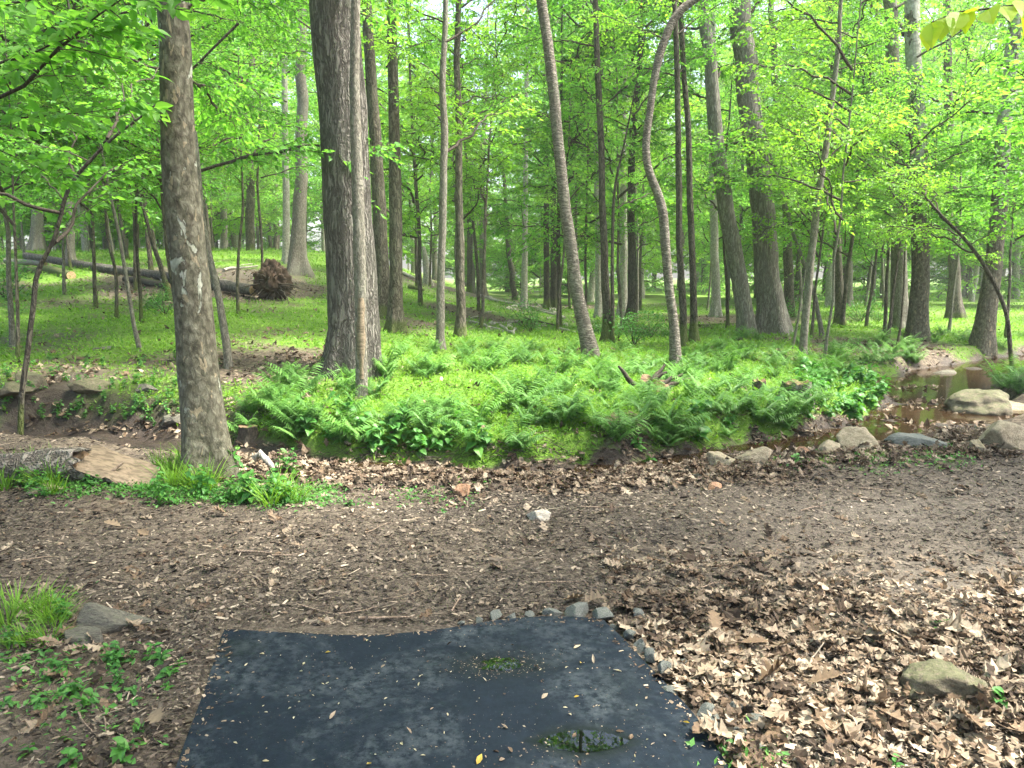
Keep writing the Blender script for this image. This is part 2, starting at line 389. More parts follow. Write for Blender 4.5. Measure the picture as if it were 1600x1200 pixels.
MT['syc_near'] = sycamore('sycamore_bark', 1.2, .004, .022)
MT['syc_far'] = sycamore('white_sycamore_bark', 3.2, .16, -.08)
def wood(name, a, b, ring=False):
    m, nt, o = newmat(name); c = coords(nt)
    n = noi(nt, mapping(nt, c, (3, 40, 40)), 1, 4, .6); n2 = noi(nt, c, 5, 3)
    cc = mix(nt, n2.outputs[0], a, b); cc = mix(nt, math_(nt, 'MULTIPLY', ramp(nt, n.outputs[0], [(.4, (1, 1, 1)), (.55, (0, 0, 0))]).outputs[0], .6), cc, tuple(x * .4 for x in a))
    principled(nt, o, cc, .8, .2, bump(nt, n.outputs[0], .7, .015)); return m
MT['wood'] = wood('split_wood', (.13, .10, .065), (.25, .195, .135))
MT['cutwood'] = wood('cut_wood', (.42, .28, .15), (.55, .40, .24))
MT['stripwood'] = wood('dead_strip_wood', (.16, .125, .085), (.27, .215, .15))
MT['rotwood'] = wood('rotten_wood', (.13, .085, .05), (.24, .165, .10))
def stone(name, a, b, dark, moss=0.0, sc_=4):
    m, nt, o = newmat(name); c = coords(nt)
    oi = N(nt, 'ObjectInfo'); ad = N(nt, 'VectorMath', operation='ADD'); nt.links.new(c, ad.inputs[0]); nt.links.new(oi.outputs['Location'], ad.inputs[1]); c = ad.outputs[0]
    n1 = noi(nt, c, sc_, 6, .6, .3); n2 = noi(nt, c, sc_ * 6, 5, .7)
    cc = ramp(nt, n1.outputs[0], [(.35, a), (.62, b)]).outputs[0]
    cc = mix(nt, ramp(nt, n2.outputs[0], [(.38, (.7, .7, .7)), (.52, (0, 0, 0))]).outputs[0], cc, dark)
    if moss:
        g = N(nt, 'NewGeometry'); s = N(nt, 'SeparateXYZ'); nt.links.new(g.outputs['Normal'], s.inputs[0])
        f = math_(nt, 'ADD', math_(nt, 'MULTIPLY', s.outputs[2], .35), noi(nt, c, 7, 4).outputs[0])
        cc = mix(nt, math_(nt, 'MULTIPLY', ramp(nt, f, [(.62 , (0, 0, 0)), (.85, (1, 1, 1))]).outputs[0], moss), cc, (.075, .09, .035))
    h = math_(nt, 'ADD', n1.outputs[0], math_(nt, 'MULTIPLY', n2.outputs[0], .35))
    principled(nt, o, cc, .85, .25, bump(nt, h, .6, .03)); return m
MT['tan'] = stone('tan_stone', (.20, .165, .11), (.38, .32, .225), (.09, .075, .05), .25)
MT['slate'] = stone('blue_grey_stone', (.10, .11, .10), (.19, .20, .18), (.055, .06, .055), .1, 9)
MT['rust'] = stone('rusty_stone', (.26, .14, .08), (.38, .24, .15), (.12, .07, .045), 0)
MT['mossy'] = stone('mossy_stone', (.085, .075, .05), (.17, .145, .10), (.04, .035, .028), .55)
MT['flat'] = stone('grey_stone', (.085, .08, .065), (.15, .14, .115), (.07, .065, .05), .15, 7)
MT['cream'] = stone('cream_stone', (.36, .33, .27), (.52, .48, .40), (.2, .17, .13), 0)
# dead leaves / mulch
def litter_mat(name, stops, rough=.75, spec=.25, tr=.12):
    m, nt, o = newmat(name); g = N(nt, 'NewGeometry'); oi = N(nt, 'ObjectInfo')
    f = math_(nt, 'FRACT', math_(nt, 'ADD', g.outputs['Random Per Island'], oi.outputs['Random']))
    r = ramp(nt, f, stops).outputs[0]
    wl_ = ramp(nt, noi(nt, mapping(nt, coords(nt), (.45, 1.3, 1), (3, 1, 0)), 1, 4, .6).outputs[0], [(.38, (.55, .52, .5)), (.6, (1.12, 1.1, 1.08))]).outputs[0]
    r = mix(nt, 1.0, r, wl_, 'MULTIPLY')
    n = noi(nt, coords(nt), 60, 3); r = mix(nt, .5, r, ramp(nt, n.outputs[0], [(.3, (.45, .45, .45)), (.7, (1.35, 1.3, 1.25))]).outputs[0], 'MULTIPLY')
    r = mix(nt, 1.0, r, (1.0, .975, .88), 'MULTIPLY')
    p = principled(nt, None, r, rough, spec); t = N(nt, 'BsdfTranslucent'); nt.links.new(r, t.inputs[0])
    ms = N(nt, 'MixShader'); ms.inputs[0].default_value = tr
    nt.links.new(p.outputs[0], ms.inputs[1]); nt.links.new(t.outputs[0], ms.inputs[2]); nt.links.new(ms.outputs[0], o.inputs[0]); return m
MT['dead'] = litter_mat('dead_leaf', [(0, (.045, .033, .025)), (.2, (.095, .07, .054)), (.35, (.16, .115, .08)), (.55, (.215, .175, .14)), (.85, (.30, .255, .21)), (1, (.42, .365, .305))])
MT['deadpale'] = litter_mat('pale_dead_leaf', [(0, (.15, .105, .07)), (.5, (.25, .20, .15)), (1, (.36, .31, .25))])
MT['chip'] = litter_mat('wood_chip', [(0, (.022, .018, .016)), (.4, (.06, .05, .043)), (.7, (.125, .108, .094)), (.9, (.25,.215,.185)), (1, (.42, .37, .32))], tr=0)
MT['stick'] = bark('stick_bark', (.30, .23, .17), (.12, .085, .06), 60, 12, .4, .004, lich=.1)
MT['yellow'] = litter_mat('yellow_leaf', [(0, (.5, .38, .06)), (1, (.62, .5, .14))], tr=.3)
MT['cream_petal'] = litter_mat('pale_petal', [(0, (.45, .42, .28)), (1, (.65, .62, .48))], tr=.3)
# ground
def ground_mat():
    m, nt, o = newmat('forest_floor'); c = coords(nt)
    g_, mud_dark, lit, trl = attr(nt, 'grass'), attr(nt, 'mud_dark'), attr(nt, 'litter'), attr(nt, 'trail')
    n1 = noi(nt, c, 1.3, 5, .6); n2 = noi(nt, c, 14, 6, .7); n3 = noi(nt, c, 60, 5, .75)
    soil = ramp(nt, n2.outputs[0], [(.3, (.030, .025, .020)), (.5, (.068, .056, .046)), (.7, (.115, .096, .078))]).outputs[0]
    v = N(nt, 'TexVoronoi'); v.inputs['Scale'].default_value = 26; nt.links.new(c, v.inputs['Vector'])
    vb = N(nt, 'SeparateColor'); nt.links.new(v.outputs['Color'], vb.inputs[0])
    litc = ramp(nt, vb.outputs[0], [(0, (.05, .038, .030)), (.4, (.09, .072, .056)), (.75, (.15, .122, .098)), (1, (.21, .175, .145))]).outputs[0]
    v2 = N(nt, 'TexVoronoi'); v2.inputs['Scale'].default_value = 75; nt.links.new(mapping(nt, c, (1, 1.5, 1)), v2.inputs['Vector'])
    vc = N(nt, 'SeparateColor'); nt.links.new(v2.outputs['Color'], vc.inputs[0])
    chip = ramp(nt, vc.outputs[0], [(0, (.03, .024, .02)), (.5, (.072, .060, .050)), (.85, (.11, .093, .078)), (1, (.17, .145, .12))]).outputs[0]
    cc = mix(nt, trl, soil, chip)
    tawnyf = math_(nt, 'MULTIPLY', attr(nt, 'dry'), .9)
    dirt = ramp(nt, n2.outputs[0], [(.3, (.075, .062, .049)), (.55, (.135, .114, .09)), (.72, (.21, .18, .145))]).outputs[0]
    cc = mix(nt, lit, cc, litc); cc = mix(nt, 1.0, cc, (1.0, .975, .88), 'MULTIPLY')
    gc = ramp(nt, n3.outputs[0], [(.3, (.05, .10, .018)), (.55, (.11, .20, .025)), (.75, (.17, .28, .035))]).outputs[0]
    gn = math_(nt, 'ADD', g_, math_(nt, 'MULTIPLY', math_(nt, 'SUBTRACT', n2.outputs[0], .5), 1.2))
    cc = mix(nt, ramp(nt, gn, [(.35, (0, 0, 0)), (.62, (1, 1, 1))]).outputs[0], cc, gc)
    cc = mix(nt, tawnyf, cc, dirt)
    mc = ramp(nt, n2.outputs[0], [(.3, (.020, .015, .012)), (.6, (.045, .033, .025)), (.75, (.075, .056, .042))]).outputs[0]
    cc = mix(nt, mud_dark, cc, mc)
    h = math_(nt, 'ADD', n2.outputs[0], math_(nt, 'MULTIPLY', n3.outputs[0], .5))
    h = math_(nt, 'ADD', h, math_(nt, 'MULTIPLY', v2.outputs['Distance'], .2))
    rg = math_(nt, 'SUBTRACT', .92, math_(nt, 'MULTIPLY', mud_dark, .5))
    principled(nt, o, cc, rg, .25, bump(nt, h, .8, .03)); return m
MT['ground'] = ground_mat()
def water_mat():
    m, nt, o = newmat('muddy_water'); c = coords(nt)
    n = noi(nt, c, 3, 3); cc = ramp(nt, n.outputs[0], [(.3, (.028, .017, .009)), (.7, (.05, .032, .016))]).outputs[0]
    n2 = noi(nt, c, 9, 2)
    p = principled(nt, None, cc, .06, .5, bump(nt, n2.outputs[0], .05, .02))
    t = N(nt, 'BsdfTransparent'); t.inputs[0].default_value = (.75, .55, .32, 1)
    ms = N(nt, 'MixShader'); ms.inputs[0].default_value = .25
    nt.links.new(p.outputs[0], ms.inputs[1]); nt.links.new(t.outputs[0], ms.inputs[2]); nt.links.new(ms.outputs[0], o.inputs[0]); return m
MT['water'] = water_mat()
def clear_water():
    m, nt, o = newmat('puddle_water'); c = coords(nt)
    g = N(nt, 'BsdfGlossy'); g.inputs['Roughness'].default_value = .01; g.inputs[0].default_value = (1, 1, 1, 1)
    t = N(nt, 'BsdfTransparent'); t.inputs[0].default_value = (.55, .62, .5, 1)
    f = N(nt, 'Fresnel'); f.inputs[0].default_value = 1.45
    ms = N(nt, 'MixShader'); nt.links.new(math_(nt, 'MULTIPLY', f.outputs[0], 1.15, True), ms.inputs[0])
    nt.links.new(t.outputs[0], ms.inputs[1]); nt.links.new(g.outputs[0], ms.inputs[2]); nt.links.new(ms.outputs[0], o.inputs[0]); return m
MT['puddle'] = clear_water()
def mat_rubber():
    m, nt, o = newmat('mat_rubber'); c = coords(nt)
    n1 = noi(nt, c, 2.2, 6, .65, .8); n2 = noi(nt, c, 30, 5, .7); n3 = noi(nt, c, 240, 2, .6)
    base = ramp(nt, n2.outputs[0], [(.3, (.0045, .009, .014)), (.7, (.009, .016, .024))]).outputs[0]
    f = math_(nt, 'MULTIPLY', ramp(nt, n1.outputs[0], [(.46, (0, 0, 0)), (.66, (1, 1, 1))]).outputs[0], ramp(nt, n2.outputs[0], [(.40, (0, 0, 0)), (.62, (1, 1, 1))]).outputs[0])
    cc = mix(nt, math_(nt, 'MULTIPLY', f, .8), base, (.06, .074, .08))
    spk = ramp(nt, noi(nt, c, 130, 2, .5).outputs[0], [(.72, (0, 0, 0)), (.76, (1, 1, 1))]).outputs[0]
    cc = mix(nt, math_(nt, 'MULTIPLY', spk, .35), cc, (.14, .14, .12))
    wet = attr(nt, 'v'); wetn = math_(nt, 'MULTIPLY', wet, 1.0)
    cc = mix(nt, wetn, cc, (.003, .0065, .005))
    rg = math_(nt, 'SUBTRACT', .85, math_(nt, 'MULTIPLY', wet, .38))
    principled(nt, o, cc, rg, .16, bump(nt, math_(nt, 'ADD', n3.outputs[0], n2.outputs[0]), .25, .003)); return m
MT['rubber'] = mat_rubber()

# ------------------------------------------------------------------ ground sheet
def grow(a, b, d0, k):
    out = [a]; d = d0
    while out[-1] < b: out.append(out[-1] + d); d *= k
    return out
xs = np.array(sorted(set([-v for v in grow(5.5, 260, .05, 1.05)] + list(np.arange(-5.5, 5.5, .04)) + grow(5.5, 260, .05, 1.05))))
ys = [0.6]
while ys[-1] < 320: ys.append(ys[-1] + max(.03, min(.007 * ys[-1], 6) if ys[-1] < 30 else .02 * ys[-1] - .39))
ys = np.array([-60, -25, -10, -4, -1.5, -.5, 0, .3] + ys)
GX, GY = np.meshgrid(xs, ys); GZ = H(GX, GY)
def masks(x, y):
    d, cw, side = creek(x, y)
    n = fbm(x * .55, y * .55, seed=51, o=4); n2 = fbm(x * 2.2, y * 2.2, seed=55, o=3); n3 = fbm(x * .12, y * .3, seed=58, o=3)
    far = (side > 0) & (y > 5)
    g = np.where(far, .70 + .28 * n + .12 * n2, 0.0)
    # fern bank always green, left slope patchy and darker low down, leaf patches on the hill and by the pool
    bank = np.exp(-(((x - .6) / 4.6) ** 4)) * sstep(6.5, 7.5, y) * (1 - sstep(14, 18, y)); g = np.where(far, g + .25 * bank, g)
    low = (1 - sstep(-3.4, -2.0, x)) * (1 - sstep(9.5, 13.5, y)); g = g - low * far * .24
    def blob(cx, cy, rx, ry, amt): return amt * np.exp(-(((x - cx) / rx) ** 2 + ((y - cy) / ry) ** 2) ** 1.5)
    for (px, py, rx, ry, amt) in ((745, 495, 1.6, 1.6, .7), (700, 452, 2.5, 3, .9), (790, 472, 2.5, 3, .9), (330, 440, 3.5, 4.5, .7), (860, 480, 3.5, 3.0, .8), (450, 570, .9, 1.4, .45), (420, 520, 1.5, 2, .3),
                                  (1370, 545, 1.7, 2.3, .75), (1140, 500, 3, 3, .5), (970, 660, .35, .6, .5), (880, 445, 6, 8, .8), (640, 510, 1.2, 1.5, .5)):
        c = gp(px, py); g = g - blob(c[0], c[1], rx, ry, amt)
    edge = sstep(cw + .0, cw + .22, d + .15 * n2); g = g * edge
    rb = (~far) & (y > 3); 
    mud_dark = 1 - sstep(0.0, .20, d - cw + .1 * n2); mud_dark = np.maximum(mud_dark, .9 * low * (1 - sstep(8.8, 10.0, y + .5 * n2)) * far)  # creek mud; its dark tone also spreads up the low left slope
    lit = np.where(far, .75 + .3 * n, .25 + .45 * n2)
    lit = np.where(~far, np.maximum(lit, 1.1 * sstep(1.1, .35, d - cw)), lit)
    brm = .7 * sstep(.8, 1.6, x + .3 * n2) * (1 - sstep(3.0, 4.2, y + .3 * n)); lit = np.maximum(lit, brm)
    trail = np.where(~far, 1.0, 0.0); trail = np.where((x < -1.5) & (y < 3.3 + .2 * n), .15, trail)
    return np.clip(g, 0, 1), np.clip(mud_dark, 0, 1), np.clip(lit, 0, 1), np.clip(trail, 0, 1)
def trail_tawny(x, y):
    return sstep(.6, 2.2, x + .5 * vn(x * .9, y * .9, seed=81)) * sstep(3.0, 3.6, y) * (1 - sstep(6.0, 6.8, y - .2 * x + .4)) * np.clip(.75 + .9 * vn(x * .5, y * 1.6, seed=82), 0, 1)  # paler ground towards the right side of the trail
mb = MB(); nx, ny = len(xs), len(ys)
i = np.arange(ny - 1)[:, None] * nx + np.arange(nx - 1)[None]
mb.add(np.stack([GX, GY, GZ], -1).reshape(-1, 3), np.stack([i, i + 1, i + nx + 1, i + nx], -1).reshape(-1, 4))
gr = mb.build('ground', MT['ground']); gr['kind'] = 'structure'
for nm, v in zip(('grass', 'mud_dark', 'litter', 'trail'), masks(GX, GY)):
    a = gr.data.attributes.new(nm, 'FLOAT', 'POINT'); a.data.foreach_set('value', v.ravel().astype(np.float32))
# creek water: ribbon along the centre line, the banks cover its edges
mb = MB(); cl = []
for k in range(len(CREEK) - 1):
    for t in np.linspace(0, 1, 12, endpoint=False): cl.append((*(CREEK[k] * (1 - t) + CREEK[k+1] * t), CW[k] * (1 - t) + CW[k+1] * t))
cl = np.array(cl); tg = np.gradient(cl[:, :2], axis=0); tg /= np.linalg.norm(tg, axis=1)[:, None]; nm_ = np.stack([-tg[:, 1], tg[:, 0]], 1)
for _ in range(6): nm_ = (nm_ + np.roll(nm_, 1, 0) + np.roll(nm_, -1, 0)) / 3
Lh = cl[:, :2] + nm_ * (cl[:, 2:] + .25); Rh = cl[:, :2] - nm_ * (cl[:, 2:] + .25)
V = np.zeros((len(cl) * 2, 3)); V[0::2, :2] = Lh; V[1::2, :2] = Rh; V[:, 2] = CREEK_Z
k = np.arange(50, len(cl) - 3) * 2
mb.add(V, np.stack([k, k + 1, k + 3, k + 2], 1), 0, False)
dry = trail_tawny(GX, GY) * (creek(GX, GY)[0] > 1.0)
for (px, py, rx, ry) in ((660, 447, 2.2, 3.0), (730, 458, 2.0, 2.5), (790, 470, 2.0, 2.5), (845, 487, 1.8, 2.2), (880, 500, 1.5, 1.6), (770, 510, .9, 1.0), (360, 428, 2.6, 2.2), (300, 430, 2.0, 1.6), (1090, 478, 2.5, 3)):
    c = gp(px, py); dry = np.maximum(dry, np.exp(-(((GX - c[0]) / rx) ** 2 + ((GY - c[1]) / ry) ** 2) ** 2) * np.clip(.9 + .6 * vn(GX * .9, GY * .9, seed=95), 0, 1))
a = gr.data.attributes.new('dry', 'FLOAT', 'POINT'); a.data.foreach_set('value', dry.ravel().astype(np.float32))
wt = mb.build('water', MT['water']); wt['kind'] = 'structure'

# ------------------------------------------------------------------ shared foliage pieces
BOUGH = [bough(100 + i, L=2.4 + .25 * (i % 3)).mesh('bough', [MT['leaf'], MT['twig']]) for i in range(5)]
BOUGHY = [bough(120 + i, L=2.2, leaf=.095, step=.06).mesh('bough', [MT['leafy'], MT['twig']]) for i in range(4)]
BOUGHN = [bough(140 + i, L=2.2, leaf=.10, step=.06, T=OVATE, sub=3).mesh('bough', [MT['leaf'], MT['twig']]) for i in range(3)]
def far_crown(seed, h0, h1, n, L, leaf):
    rs = np.random.RandomState(seed); mb = MB(); pool = []
    for j in range(4):
        b = bough(seed * 7 + j, L=L, leaf=leaf, step=leaf * .55, sub=3, r0=.03); pool.append(b)
    for j in range(n):
        b = pool[rs.randint(4)]; az = rs.rand() * 2 * math.pi; h = h0 + (h1 - h0) * (j + rs.rand()) / n
        s = rs.uniform(.6, 1.15) * (1.05 - .35 * (h - h0) / (h1 - h0)); ca, sa = math.cos(az) * s, math.sin(az) * s
        tl = rs.normal(.12, .3)
        for V, F, m, sm in zip(b.V, b.F, b.M, b.S):
            pass
        V = np.concatenate(b.V) * 1.0; z = V[:, 2] + V[:, 0] * tl
        W = np.stack([V[:, 0] * ca - V[:, 1] * sa, V[:, 0] * sa + V[:, 1] * ca, z * s + h], 1)
        off = mb.n; mb.V.append(W); mb.n += len(W); mb.A.append(np.zeros(len(W)))
        for F, m, sm in zip(b.F, b.M, b.S): mb.F.append(F + off); mb.M.append(m); mb.S.append(sm)
    return mb
CROWNS = [(far_crown(300 + i, 1.2, 14, 42, 2.9, .16).mesh('crown', [MT['leafy'], MT['twig']])) for i in range(5)]  # brighter leaf colour puts daylight into the dim far crowns
LOWCROWN = [(far_crown(330 + i, .4, 4.5, 24, 2.0, .12).mesh('crown', [MT['leafy' if i % 2 else 'leaf'], MT['twig']])) for i in range(3)]

# ------------------------------------------------------------------ trees
rng = random.Random(7)
def add_boughs(root, P, hs, scale, pool, azs=None, tilt=(.12, .28), name='bough'):
    cr = bpy.data.objects.new('crown', None); col.objects.link(cr); cr.parent = root; cr.empty_display_size = .1
    for k, h in enumerate(hs):
        j = int(np.clip(np.searchsorted(P[:, 2], h), 1, len(P) - 1)); f = (h - P[j-1, 2]) / max(P[j, 2] - P[j-1, 2], 1e-6); f = min(max(f, 0), 1)
        p = P[j-1] * (1 - f) + P[j] * f
        o = bpy.data.objects.new(name, pool[rng.randrange(len(pool))]); col.objects.link(o); o.parent = cr
        az = rng.random() * 2 * math.pi if azs is None else azs[k % len(azs)] + rng.uniform(-.3, .3)
        s = scale * rng.uniform(.5, 1.25)
        o.location = p; o.rotation_euler = (rng.gauss(0, .25), -rng.gauss(*tilt), az); o.scale = (s, s * rng.choice((1, -1)) * rng.uniform(.85, 1.15), s)
    return cr
def tree(name, label, cat, px, mat, top=None, hs=(), scale=1.0, pool=None, azs=None, group=None, D=None, flare=.8, sides=None, depth=None, tilt=(.12, .28)):
    """px: (x, y, width) in photograph pixels from the foot upwards; the tree stands where its foot meets the ground"""
    b = gp(px[0][0], px[0][1]) if D is None else None
    Y = b[1] if D is None else D
    if D is not None: q = at_y(px[0][0], px[0][1], Y); b = np.array([q[0], q[1], gz(q[0], q[1])])
    pts, rad = [], []
    rs = np.random.RandomState(int(px[0][0]) + 13)
    for (x, y, wd) in px:
        q = at_y(x, y, Y); pts.append(q); rad.append(wd / 2 * (np.dot(q - CAM, [0, cp, -sp_])) / FPX)
    pts = np.array(pts); rad = np.array(rad)
    pts[0, 2] = b[2] - .0
    dirv = pts[-1] - pts[-2]; dirv /= np.linalg.norm(dirv)
    topz = top if top else pts[-1, 2] + 1
    ext, er = [], []
    q = pts[-1].copy(); r = rad[-1]; d = dirv.copy()
    while q[2] < topz + b[2]:
        d = d * .85 + np.array([rs.normal(0, .05), rs.normal(0, .05), .15]); d /= np.linalg.norm(d)
        q = q + d * 1.2; r = max(r * (1 - 1.0 / max((topz + b[2] - q[2]) * .9 + 3, 2)), .012); ext.append(q.copy()); er.append(r)
    if ext: pts = np.concatenate([pts, ext]); rad = np.concatenate([rad, er])
    pts = np.concatenate([[pts[0] - [0, 0, .25]], pts]); rad = np.concatenate([[rad[0] * 1.05], rad])
    # smooth resample
    arc = np.concatenate([[0], np.cumsum(np.linalg.norm(np.diff(pts, axis=0), axis=1))])
    rbase = rad[0]; stp = max(.12, rbase * .8); m = int(arc[-1] / stp) + 2
    s = np.linspace(0, arc[-1], m)
    ker = np.array([1, 2, 3, 2, 1.]) / 9
    def smooth(v):
        w_ = np.interp(s, arc, v); k2 = max(1, int(.5 / stp))
        k2 = 1 if rbase < .12 else k2
        for _ in range(k2): w_ = np.convolve(np.pad(w_, 2, mode='reflect', reflect_type='odd'), ker, 'valid')
        return w_
    Pn = np.stack([smooth(pts[:, k]) for k in range(3)], 1); Rn = np.abs(smooth(rad))
    Pn[:, 0] += rbase * .15 * vn(Pn[:, 2] * 1.3, px[0][0] * .37, seed=5); Pn[:, 1] += rbase * .3 * vn(Pn[:, 2] * .6, px[0][0] * .73, seed=6)
    root = thing(name, label, cat, b, group=group)
    L = Pn - b
    lob = rs.randint(4, 7); ph = rs.rand() * 6
    fl = lambda th, P: 1 + (flare * np.exp(-np.maximum(P[:, 2], 0) / (rbase * 1.3 + .03)))[:, None] * (.55 + .45 * np.cos(lob * th + ph))[None]
    mb = MB(); tube(mb, L, Rn, sides or (28 if rbase > .12 else 14 if rbase > .05 else 9), 0, lump=.05 if rbase > .1 else .1, seed=int(px[0][0]) % 50, flare=fl)
    mb.build('trunk', MT[mat], root)
    vis = CAM[2] + Y * .335 - b[2]; hs = [h for q_, h in enumerate(hs) if h < vis + .5 or q_ % 2]
    if len(hs): add_boughs(root, L, hs, scale, pool or BOUGH, azs or [rng.uniform(-.25, math.pi + .25) for _ in hs], tilt)
    return root, L
def hr(a, b, n): return [a + (b - a) * (k + rng.random()) / n for k in range(n)]
T_ = []
T_.append(tree('sycamore_tree', 'nearest sycamore, flaking olive brown bark with pale patches, beside the split log', 'tree',
     [(329, 742, 74), (323, 690, 68), (315, 600, 60), (303, 500, 58), (292, 400, 55), (281, 300, 53), (273, 200, 51), (268, 100, 48), (263, 0, 46)],
     'syc_near', 15, hr(4.6, 14, 14), 1.5, BOUGHN, flare=.6))
T_.append(tree('oak_tree', 'massive trunk with deeply furrowed grey brown bark behind the slim dead trunk', 'tree',
     [(554, 585, 80), (552, 540, 77), (549, 450, 76), (546, 333, 75), (535, 200, 74), (526, 100, 74), (520, 0, 73)], 'oak', 18, hr(6.5, 16, 20), 1.9, BOUGHY, flare=.4))
g2, L2 = tree('slim_tree', 'slim grey green trunk with rotten strip, right against the massive furrowed trunk', 'tree',
     [(566, 620, 19), (566, 560, 18), (564, 480, 18), (562, 400, 19), (560, 320, 19), (557, 240, 17), (555, 150, 16), (556, 60, 15), (557, 0, 14)], 'grey', 9, hr(5.5, 8.5, 5), 1.1, flare=.3)
# rotten strip on the slim trunk
mb = MB(); Ls = L2[(L2[:, 2] > .12) & (L2[:, 2] < 1.25)]; q = np.linspace(0, 1, len(Ls))
tube(mb, Ls + np.array([.012, -.045, 0]), .036 + .014 * np.sin(q * 3.14) + .006 * vn(q * 9, 0, seed=9), 9, 0, lump=.3, seed=3)
mb.build('rotten_wood', MT['stripwood'], g2)['label'] = 'rotten orange brown wood where the bark has fallen away'
T_.append((g2, L2))
add = lambda *a, **k: T_.append(tree(*a, **k))
add('twin_tree', 'thicker leaning trunk crossing its neighbour, just behind the massive furrowed trunk', 'tree',
    [(601, 495, 27), (598, 440, 24), (595, 380, 22), (590, 300, 21), (584, 200, 19), (578, 100, 17), (574, 0, 15)], 'mid', 17, hr(4.5, 15, 16), 1.4)
add('twin_tree', 'straight brown trunk at the leaf patch, right of the massive furrowed trunk', 'tree',
    [(618, 520, 25), (618, 450, 20), (618, 380, 20), (618, 300, 20), (614, 200, 17), (612, 100, 16), (612, 0, 14)], 'mid', 15, hr(4.5, 13, 14), 1.2)
add('slender_tree', 'slender pale grey trunk rising from the green bank, left of the knobbed one', 'tree',
    [(687, 545, 13), (688, 480, 13), (690, 400, 12), (693, 300, 12), (694, 200, 11), (691, 130, 10), (694, 67, 9), (697, 0, 8)], 'grey', 12, hr(3.0, 10, 16), .95, BOUGHY, group='slender trunks on the slope')
add('slender_tree', 'slender dark trunk with a knob at its foot on the grass slope', 'tree',
    [(718, 528, 18), (720, 480, 14), (720, 400, 13), (717, 333, 12), (716, 200, 11), (714, 100, 10), (716, 0, 9)], 'mid', 13, hr(3.5, 11, 14), 1.0, flare=.6)
add('leaning_tree', 'bare grey trunk leaning left out of the ferns, near the middle of the view', 'tree',
    [(925, 557, 27), (914, 515, 22), (904, 470, 20), (895, 390, 19), (884, 333, 18), (876, 267, 17), (870, 200, 17), (862, 133, 17), (853, 60, 16), (844, 0, 16)], 'cherry', 13, hr(6.0, 12, 12), 1.2, flare=.3)
add('crooked_tree', 'crooked grey trunk with S bends rising beside the rotten stump in the ferns', 'tree',
    [(1058, 580, 20), (1052, 500, 15), (1044, 447, 14), (1040, 380, 15), (1038, 333, 15), (1029, 300, 14), (1014, 267, 13), (1008, 233, 12), (1010, 200, 12), (1016, 167, 11), (1019, 133, 11), (1027, 95, 13), (1036, 67, 13), (1048, 40, 13), (1062, 15, 13), (1085, 0, 12), (1105, -12, 11)],
    'cherry', 7.5, hr(4.9, 7, 6), 1.0, BOUGHY, flare=.4)
add('dark_tree', 'dark mossy trunk with a thin stem close against it, behind the bare leaning one', 'tree',
    [(949, 533, 16), (947, 480, 14), (944, 400, 12), (941, 333, 11), (940, 267, 10), (939, 200, 10), (935, 133, 10), (931, 67, 9), (931, 0, 8)], 'dark', 13, hr(4.6, 12, 16), 1.1)
add('thin_stem', 'thin bare stem close against the dark mossy trunk', 'tree',
    [(957, 535, 6), (957, 450, 6), (957, 380, 5), (958, 320, 5), (962, 280, 4), (972, 240, 3)], 'dark', 5, hr(2.6, 4.8, 5), .7)
add('dark_tree', 'left one of two dark straight trunks standing close together beyond the crooked one', 'tree',
    [(1068, 540, 12), (1066, 470, 11), (1062, 400, 10), (1061, 300, 10), (1060, 200, 9), (1058, 100, 9), (1054, 0, 8)], 'dark', 13, hr(5, 12, 10), 1.1)
add('dark_tree', 'right one of two dark straight trunks standing close together beyond the crooked one', 'tree',
    [(1085, 535, 13), (1084, 470, 11), (1082, 400, 10), (1078, 300, 10), (1075, 200, 9), (1068, 100, 8), (1062, 0, 8)], 'dark', 13, hr(5, 12, 10), 1.1)
add('oak_tree', 'thick grey trunk leaning left, just left of the widest trunk across the ferns', 'tree',
    [(1171, 525, 28), (1164, 480, 25), (1154, 430, 25), (1145, 390, 25), (1132, 310, 24), (1122, 220, 22), (1110, 120, 20), (1098, 0, 18)], 'oaklight', 17, hr(5.5, 15, 16), 1.6, flare=.5)
add('oak_tree', 'widest grey brown trunk beyond the ferns, leaning slightly left', 'tree',
    [(1208, 522, 48), (1203, 480, 40), (1196, 400, 37), (1184, 300, 35), (1176, 200, 34), (1165, 100, 34), (1156, 0, 33)], 'oaklight', 19, hr(7, 17, 18), 1.9, BOUGHY, flare=.55)
add('dark_tree', 'brown trunk close behind the widest one, bending left higher up', 'tree',
    [(1233, 495, 16), (1231, 400, 14), (1229, 300, 13), (1227, 260, 13), (1218, 200, 12), (1210, 120, 10), (1205, 0, 9)], 'mid', 14, hr(4, 12, 12), 1.2)
add('bent_tree', 'thin pale trunk curving right, between the widest trunk and the pool', 'tree',
    [(1254, 555, 11), (1258, 500, 12), (1264, 440, 11), (1268, 390, 11), (1273, 350, 11), (1283, 280, 10), (1290, 230, 10), (1298, 170, 9), (1305, 120, 8), (1312, 60, 7), (1313, 20, 6)], 'grey', 8, hr(3.2, 7, 9), .8, BOUGHY)
add('thin_stem', 'thin grey stem leaning left behind the curving trunk by the pool', 'tree',
    [(1285, 525, 7), (1272, 460, 7), (1255, 410, 6), (1240, 370, 6), (1228, 320, 5)], 'grey', 6, hr(3, 5.5, 6), .8)
add('dark_tree', 'dark straight trunk standing alone on the bright grass right of the widest trunk', 'tree',
    [(1313, 508, 14), (1311, 430, 13), (1308, 350, 11), (1304, 200, 9), (1300, 80, 8)], 'mid', 13, hr(3.6, 12, 16), 1.2)
